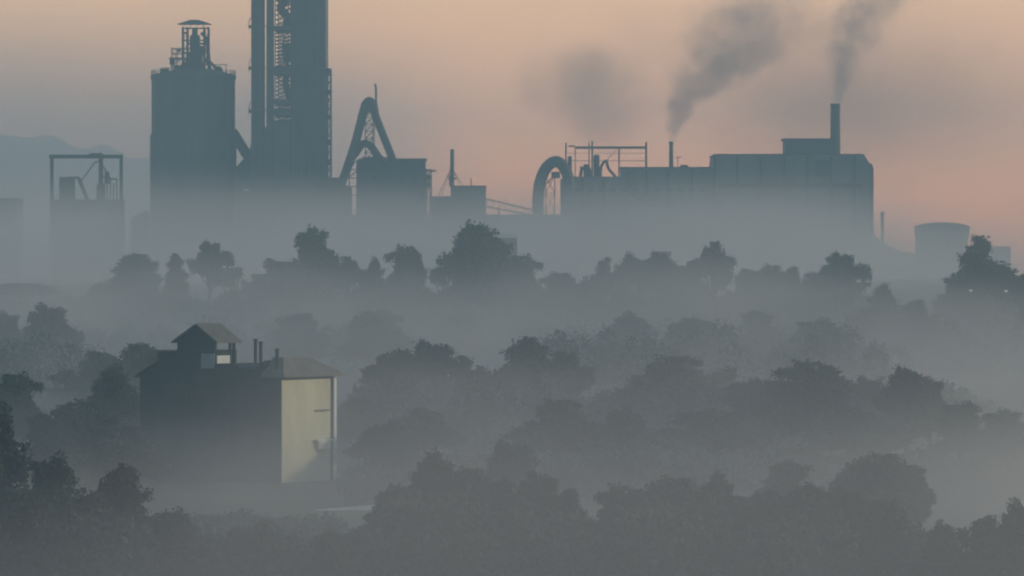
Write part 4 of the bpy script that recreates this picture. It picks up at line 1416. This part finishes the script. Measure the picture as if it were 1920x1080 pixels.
def fog_bank(label, x0, x1, y0, y1, zfull, zzero, dens, ex=60, ey=30, amp=8, nscale=.02, patch=0.5, color=(1, .94, .95), step=1.0, tilt=0.0, drop=None):
    """x0..x1, y0..y1 world box; density full under zfull, none over zzero (both rise by tilt per metre of x)"""
    m, t, v = vol_mat('ground_fog', color, 0.3)
    geo = t.nodes.new('ShaderNodeNewGeometry')
    sp = t.nodes.new('ShaderNodeSeparateXYZ')
    t.links.new(geo.outputs['Position'], sp.inputs[0])
    mp = t.nodes.new('ShaderNodeMapping')
    mp.inputs['Scale'].default_value = (1, .6, 2.2)
    t.links.new(geo.outputs['Position'], mp.inputs[0])
    nz = t.nodes.new('ShaderNodeTexNoise')
    nz.inputs['Scale'].default_value = nscale
    nz.inputs['Detail'].default_value = 4
    nz.inputs['Roughness'].default_value = .6
    t.links.new(mp.outputs[0], nz.inputs['Vector'])
    nn = wmath('SUBTRACT', nz.outputs[0], .5, tree=t)
    z = wmath('ADD', sp.outputs[2], wmath('MULTIPLY', nn, -2.0 * amp, tree=t), tree=t)
    if tilt:
        z = wmath('SUBTRACT', z, wmath('MULTIPLY', sp.outputs[0], tilt, tree=t), tree=t)
    if drop:
        z = wmath('ADD', z, wmath('MULTIPLY', smoothstep(t, sp.outputs[0], drop[0], drop[1]), drop[2], tree=t), tree=t)
    d = smoothstep(t, z, zzero, zfull)
    for s, a, bb, e in ((sp.outputs[0], x0, x1, ex), (sp.outputs[1], y0, y1, ey)):
        d = wmath('MULTIPLY', d, smoothstep(t, s, a, a + e), tree=t)
        d = wmath('MULTIPLY', d, smoothstep(t, s, bb, bb - e), tree=t)
    pt_ = smoothstep(t, nz.outputs[0], .36, .62)
    pt_ = wmath('ADD', wmath('MULTIPLY', pt_, patch, tree=t), 1 - patch, tree=t)
    d = wmath('MULTIPLY', wmath('MULTIPLY', d, pt_, tree=t), dens, tree=t)
    t.links.new(d, v.inputs['Density'])
    m.cycles.volume_step_rate = step
    zb = float(min(ground(np.linspace(x0, x1, 20)[:, None], np.linspace(y0, y1, 20)[None, :]).min() - 2, zfull - 5))
    zt = zzero + amp * .8 + max(tilt * x0, tilt * x1, 0)
    o = MB().box(x0, x1, y0, y1, zb, zt).build('fog_bank', m)
    tag(o, label, 'fog', kind='stuff')
    return o


fog_bank('thick pale fog pooled round the foot of the works', -300, 190, 1110, 1455, 39, 65, .0085, ex=70, ey=40, amp=10, nscale=.012, patch=.35, step=.35, drop=(75, 130, 12))
fog_bank('pale distant haze before the wooded ridge', -420, 0, 1750, 2420, 80, 160, .0042, ex=120, ey=120, amp=20, nscale=.004, patch=.3, step=.4)
fog_bank('fog bank lying behind the middle row of trees', -170, 130, 745, 925, 24, 43, .0125, ex=40, ey=40, amp=13, nscale=.018, patch=.65, drop=(15, 80, 4), step=.5)
fog_bank('thin high mist in front of the far tree row', -140, 150, 770, 925, 44, 55, .0018, ex=30, ey=40, amp=7, nscale=.02, patch=.5, step=.6)
fog_bank('fog drifting between middle trees and mill building', -110, 120, 622, 700, 15, 29, .013, ex=30, ey=25, amp=13, nscale=.022, patch=.9, step=.5)
fog_bank('mist lying low in front of the mill building', -90, 100, 440, 588, 12, 25, .008, ex=25, ey=35, amp=10, nscale=.025, patch=.85, step=.5)
fog_bank('thin mist over the closest trees', -80, 90, 110, 350, 28, 40, .0026, ex=25, ey=40, amp=5, nscale=.02, patch=.25, color=(1, .925, .98), step=.6, drop=(-8, -22, 9))
fog_bank('bright warm fog pool between the closest trees and the middle row', 25, 120, 425, 580, 16, 28, .010, ex=40, ey=40, amp=8, nscale=.02, patch=.5, color=(1, .95, .9), step=.6)


def curve_node(t, x, xs_, ys_):
    """piecewise linear lookup by chained map ranges: sum of slopes"""
    out = None
    for (xa, xb, ya, yb) in zip(xs_[:-1], xs_[1:], ys_[:-1], ys_[1:]):
        n = t.nodes.new('ShaderNodeMapRange')
        n.inputs['From Min'].default_value = xa
        n.inputs['From Max'].default_value = xb
        n.inputs['To Min'].default_value = 0
        n.inputs['To Max'].default_value = yb - ya
        t.links.new(x, n.inputs['Value'])
        out = n.outputs[0] if out is None else wmath('ADD', out, n.outputs[0], tree=t)
    return wmath('ADD', out, ys_[0], tree=t)


def plume(name, label, path, Y, dens, color=(.62, .54, .56), nscale=.14, rough=.62, soft=.55, warp=1.9, step=.3, fade=None):
    """path: (px, py, radius px) from the mouth upwards"""
    xs_ = [X(p[0], Y) for p in path]
    zs_ = [Z(p[1], Y) for p in path]
    rs_ = [p[2] / F * Y for p in path]
    m, t, v = vol_mat(name, color, 0.15)
    v.inputs['Absorption Color'].default_value = (.0, .0, .0, 1)
    geo = t.nodes.new('ShaderNodeNewGeometry')
    sp = t.nodes.new('ShaderNodeSeparateXYZ')
    t.links.new(geo.outputs['Position'], sp.inputs[0])
    cx = curve_node(t, sp.outputs[2], zs_, xs_)
    rr = curve_node(t, sp.outputs[2], zs_, rs_)
    dx = wmath('SUBTRACT', sp.outputs[0], cx, tree=t)
    dy = wmath('SUBTRACT', sp.outputs[1], Y, tree=t)
    q = wmath('SQRT', wmath('ADD', wmath('MULTIPLY', dx, dx, tree=t), wmath('MULTIPLY', dy, dy, tree=t), tree=t), tree=t)
    q = wmath('DIVIDE', q, rr, tree=t)
    nz = t.nodes.new('ShaderNodeTexNoise')
    nz.inputs['Scale'].default_value = nscale
    nz.inputs['Detail'].default_value = 5
    nz.inputs['Roughness'].default_value = rough
    t.links.new(geo.outputs['Position'], nz.inputs['Vector'])
    nn = wmath('MULTIPLY', wmath('SUBTRACT', nz.outputs[0], .5, tree=t), curve_node(t, sp.outputs[2], [zs_[0], zs_[min(3, len(zs_) - 1)], zs_[-1]], [.8 * warp, 2.2 * warp, 3.0 * warp]), tree=t)
    q = wmath('ADD', q, nn, tree=t)
    d = smoothstep(t, q, 1.0, 1.0 - soft)
    # thins as it spreads
    dn = [dens * f for f in (fade or [min(1, (rs_[0] * 2.5 / r)) for r in rs_])]
    d = wmath('MULTIPLY', d, curve_node(t, sp.outputs[2], zs_, dn), tree=t)
    d = wmath('MULTIPLY', d, smoothstep(t, sp.outputs[2], zs_[-1], zs_[-1] - rs_[-1] * .6), tree=t)
    t.links.new(d, v.inputs['Density'])
    m.cycles.volume_step_rate = step
    b = MB()
    pts = [(x, Y, z) for x, z in zip(xs_, zs_)]
    vs = []
    n = 14
    for (x, yy, z), r in zip(pts, rs_):
        for k in range(n):
            a = 2 * math.pi * k / n
            vs.append((x + math.cos(a) * r * 1.9, yy + math.sin(a) * r * 1.9, z))
    fs = [(i * n + k, i * n + (k + 1) % n, (i + 1) * n + (k + 1) % n, (i + 1) * n + k) for i in range(len(pts) - 1) for k in range(n)]
    fs += [tuple(range(n - 1, -1, -1)), tuple(range((len(pts) - 1) * n, len(pts) * n))]
    b.add(vs, fs)
    o = b.build('smoke_plume', m)
    tag(o, label, 'smoke', 'smoke plumes over the works', kind='stuff')
    return o


plume('smoke_a', 'grey smoke column pouring up from the big chimney', [(1571, 192, 12), (1576, 165, 24), (1582, 130, 36), (1590, 90, 52), (1606, 50, 70), (1634, 10, 95), (1668, -20, 118), (1690, -55, 135)], 1512, .28, soft=.95, warp=1.1, nscale=.16, step=.3,
      fade=[1, .7, .5, .34, .24, .17, .13, .1])
plume('smoke_b', 'billowing smoke leaning away from the slim stack', [(1260, 264, 8), (1263, 248, 20), (1270, 222, 34), (1285, 190, 48), (1318, 158, 74), (1362, 120, 112), (1395, 80, 136), (1410, 40, 140), (1425, -10, 145), (1440, -55, 150)], 1508, .25, soft=.95, warp=1.25, nscale=.13, step=.3,
      fade=[1, .9, .6, .42, .3, .21, .17, .15, .13, .1])
plume('smoke_c', 'detached soft smoke cloud hanging above the roof gantry', [(1140, 290, 60), (1132, 245, 110), (1116, 200, 150), (1105, 155, 165), (1098, 110, 150), (1085, 50, 110)], 1540, .027, nscale=.05, soft=1.0, warp=1.1, step=.4,
      fade=[.5, .9, 1, 1, .7, .2])
plume('smoke_d', 'faint wide veil of old smoke drifting past the big chimney', [(1620, 360, 300), (1600, 280, 400), (1590, 180, 460), (1580, 100, 480), (1560, 20, 480), (1540, -60, 480)], 1620, .015, color=(.8, .62, .58), nscale=.02, soft=1.0, warp=.9, step=.35,
      fade=[.1, .5, .9, 1, 1, 1])
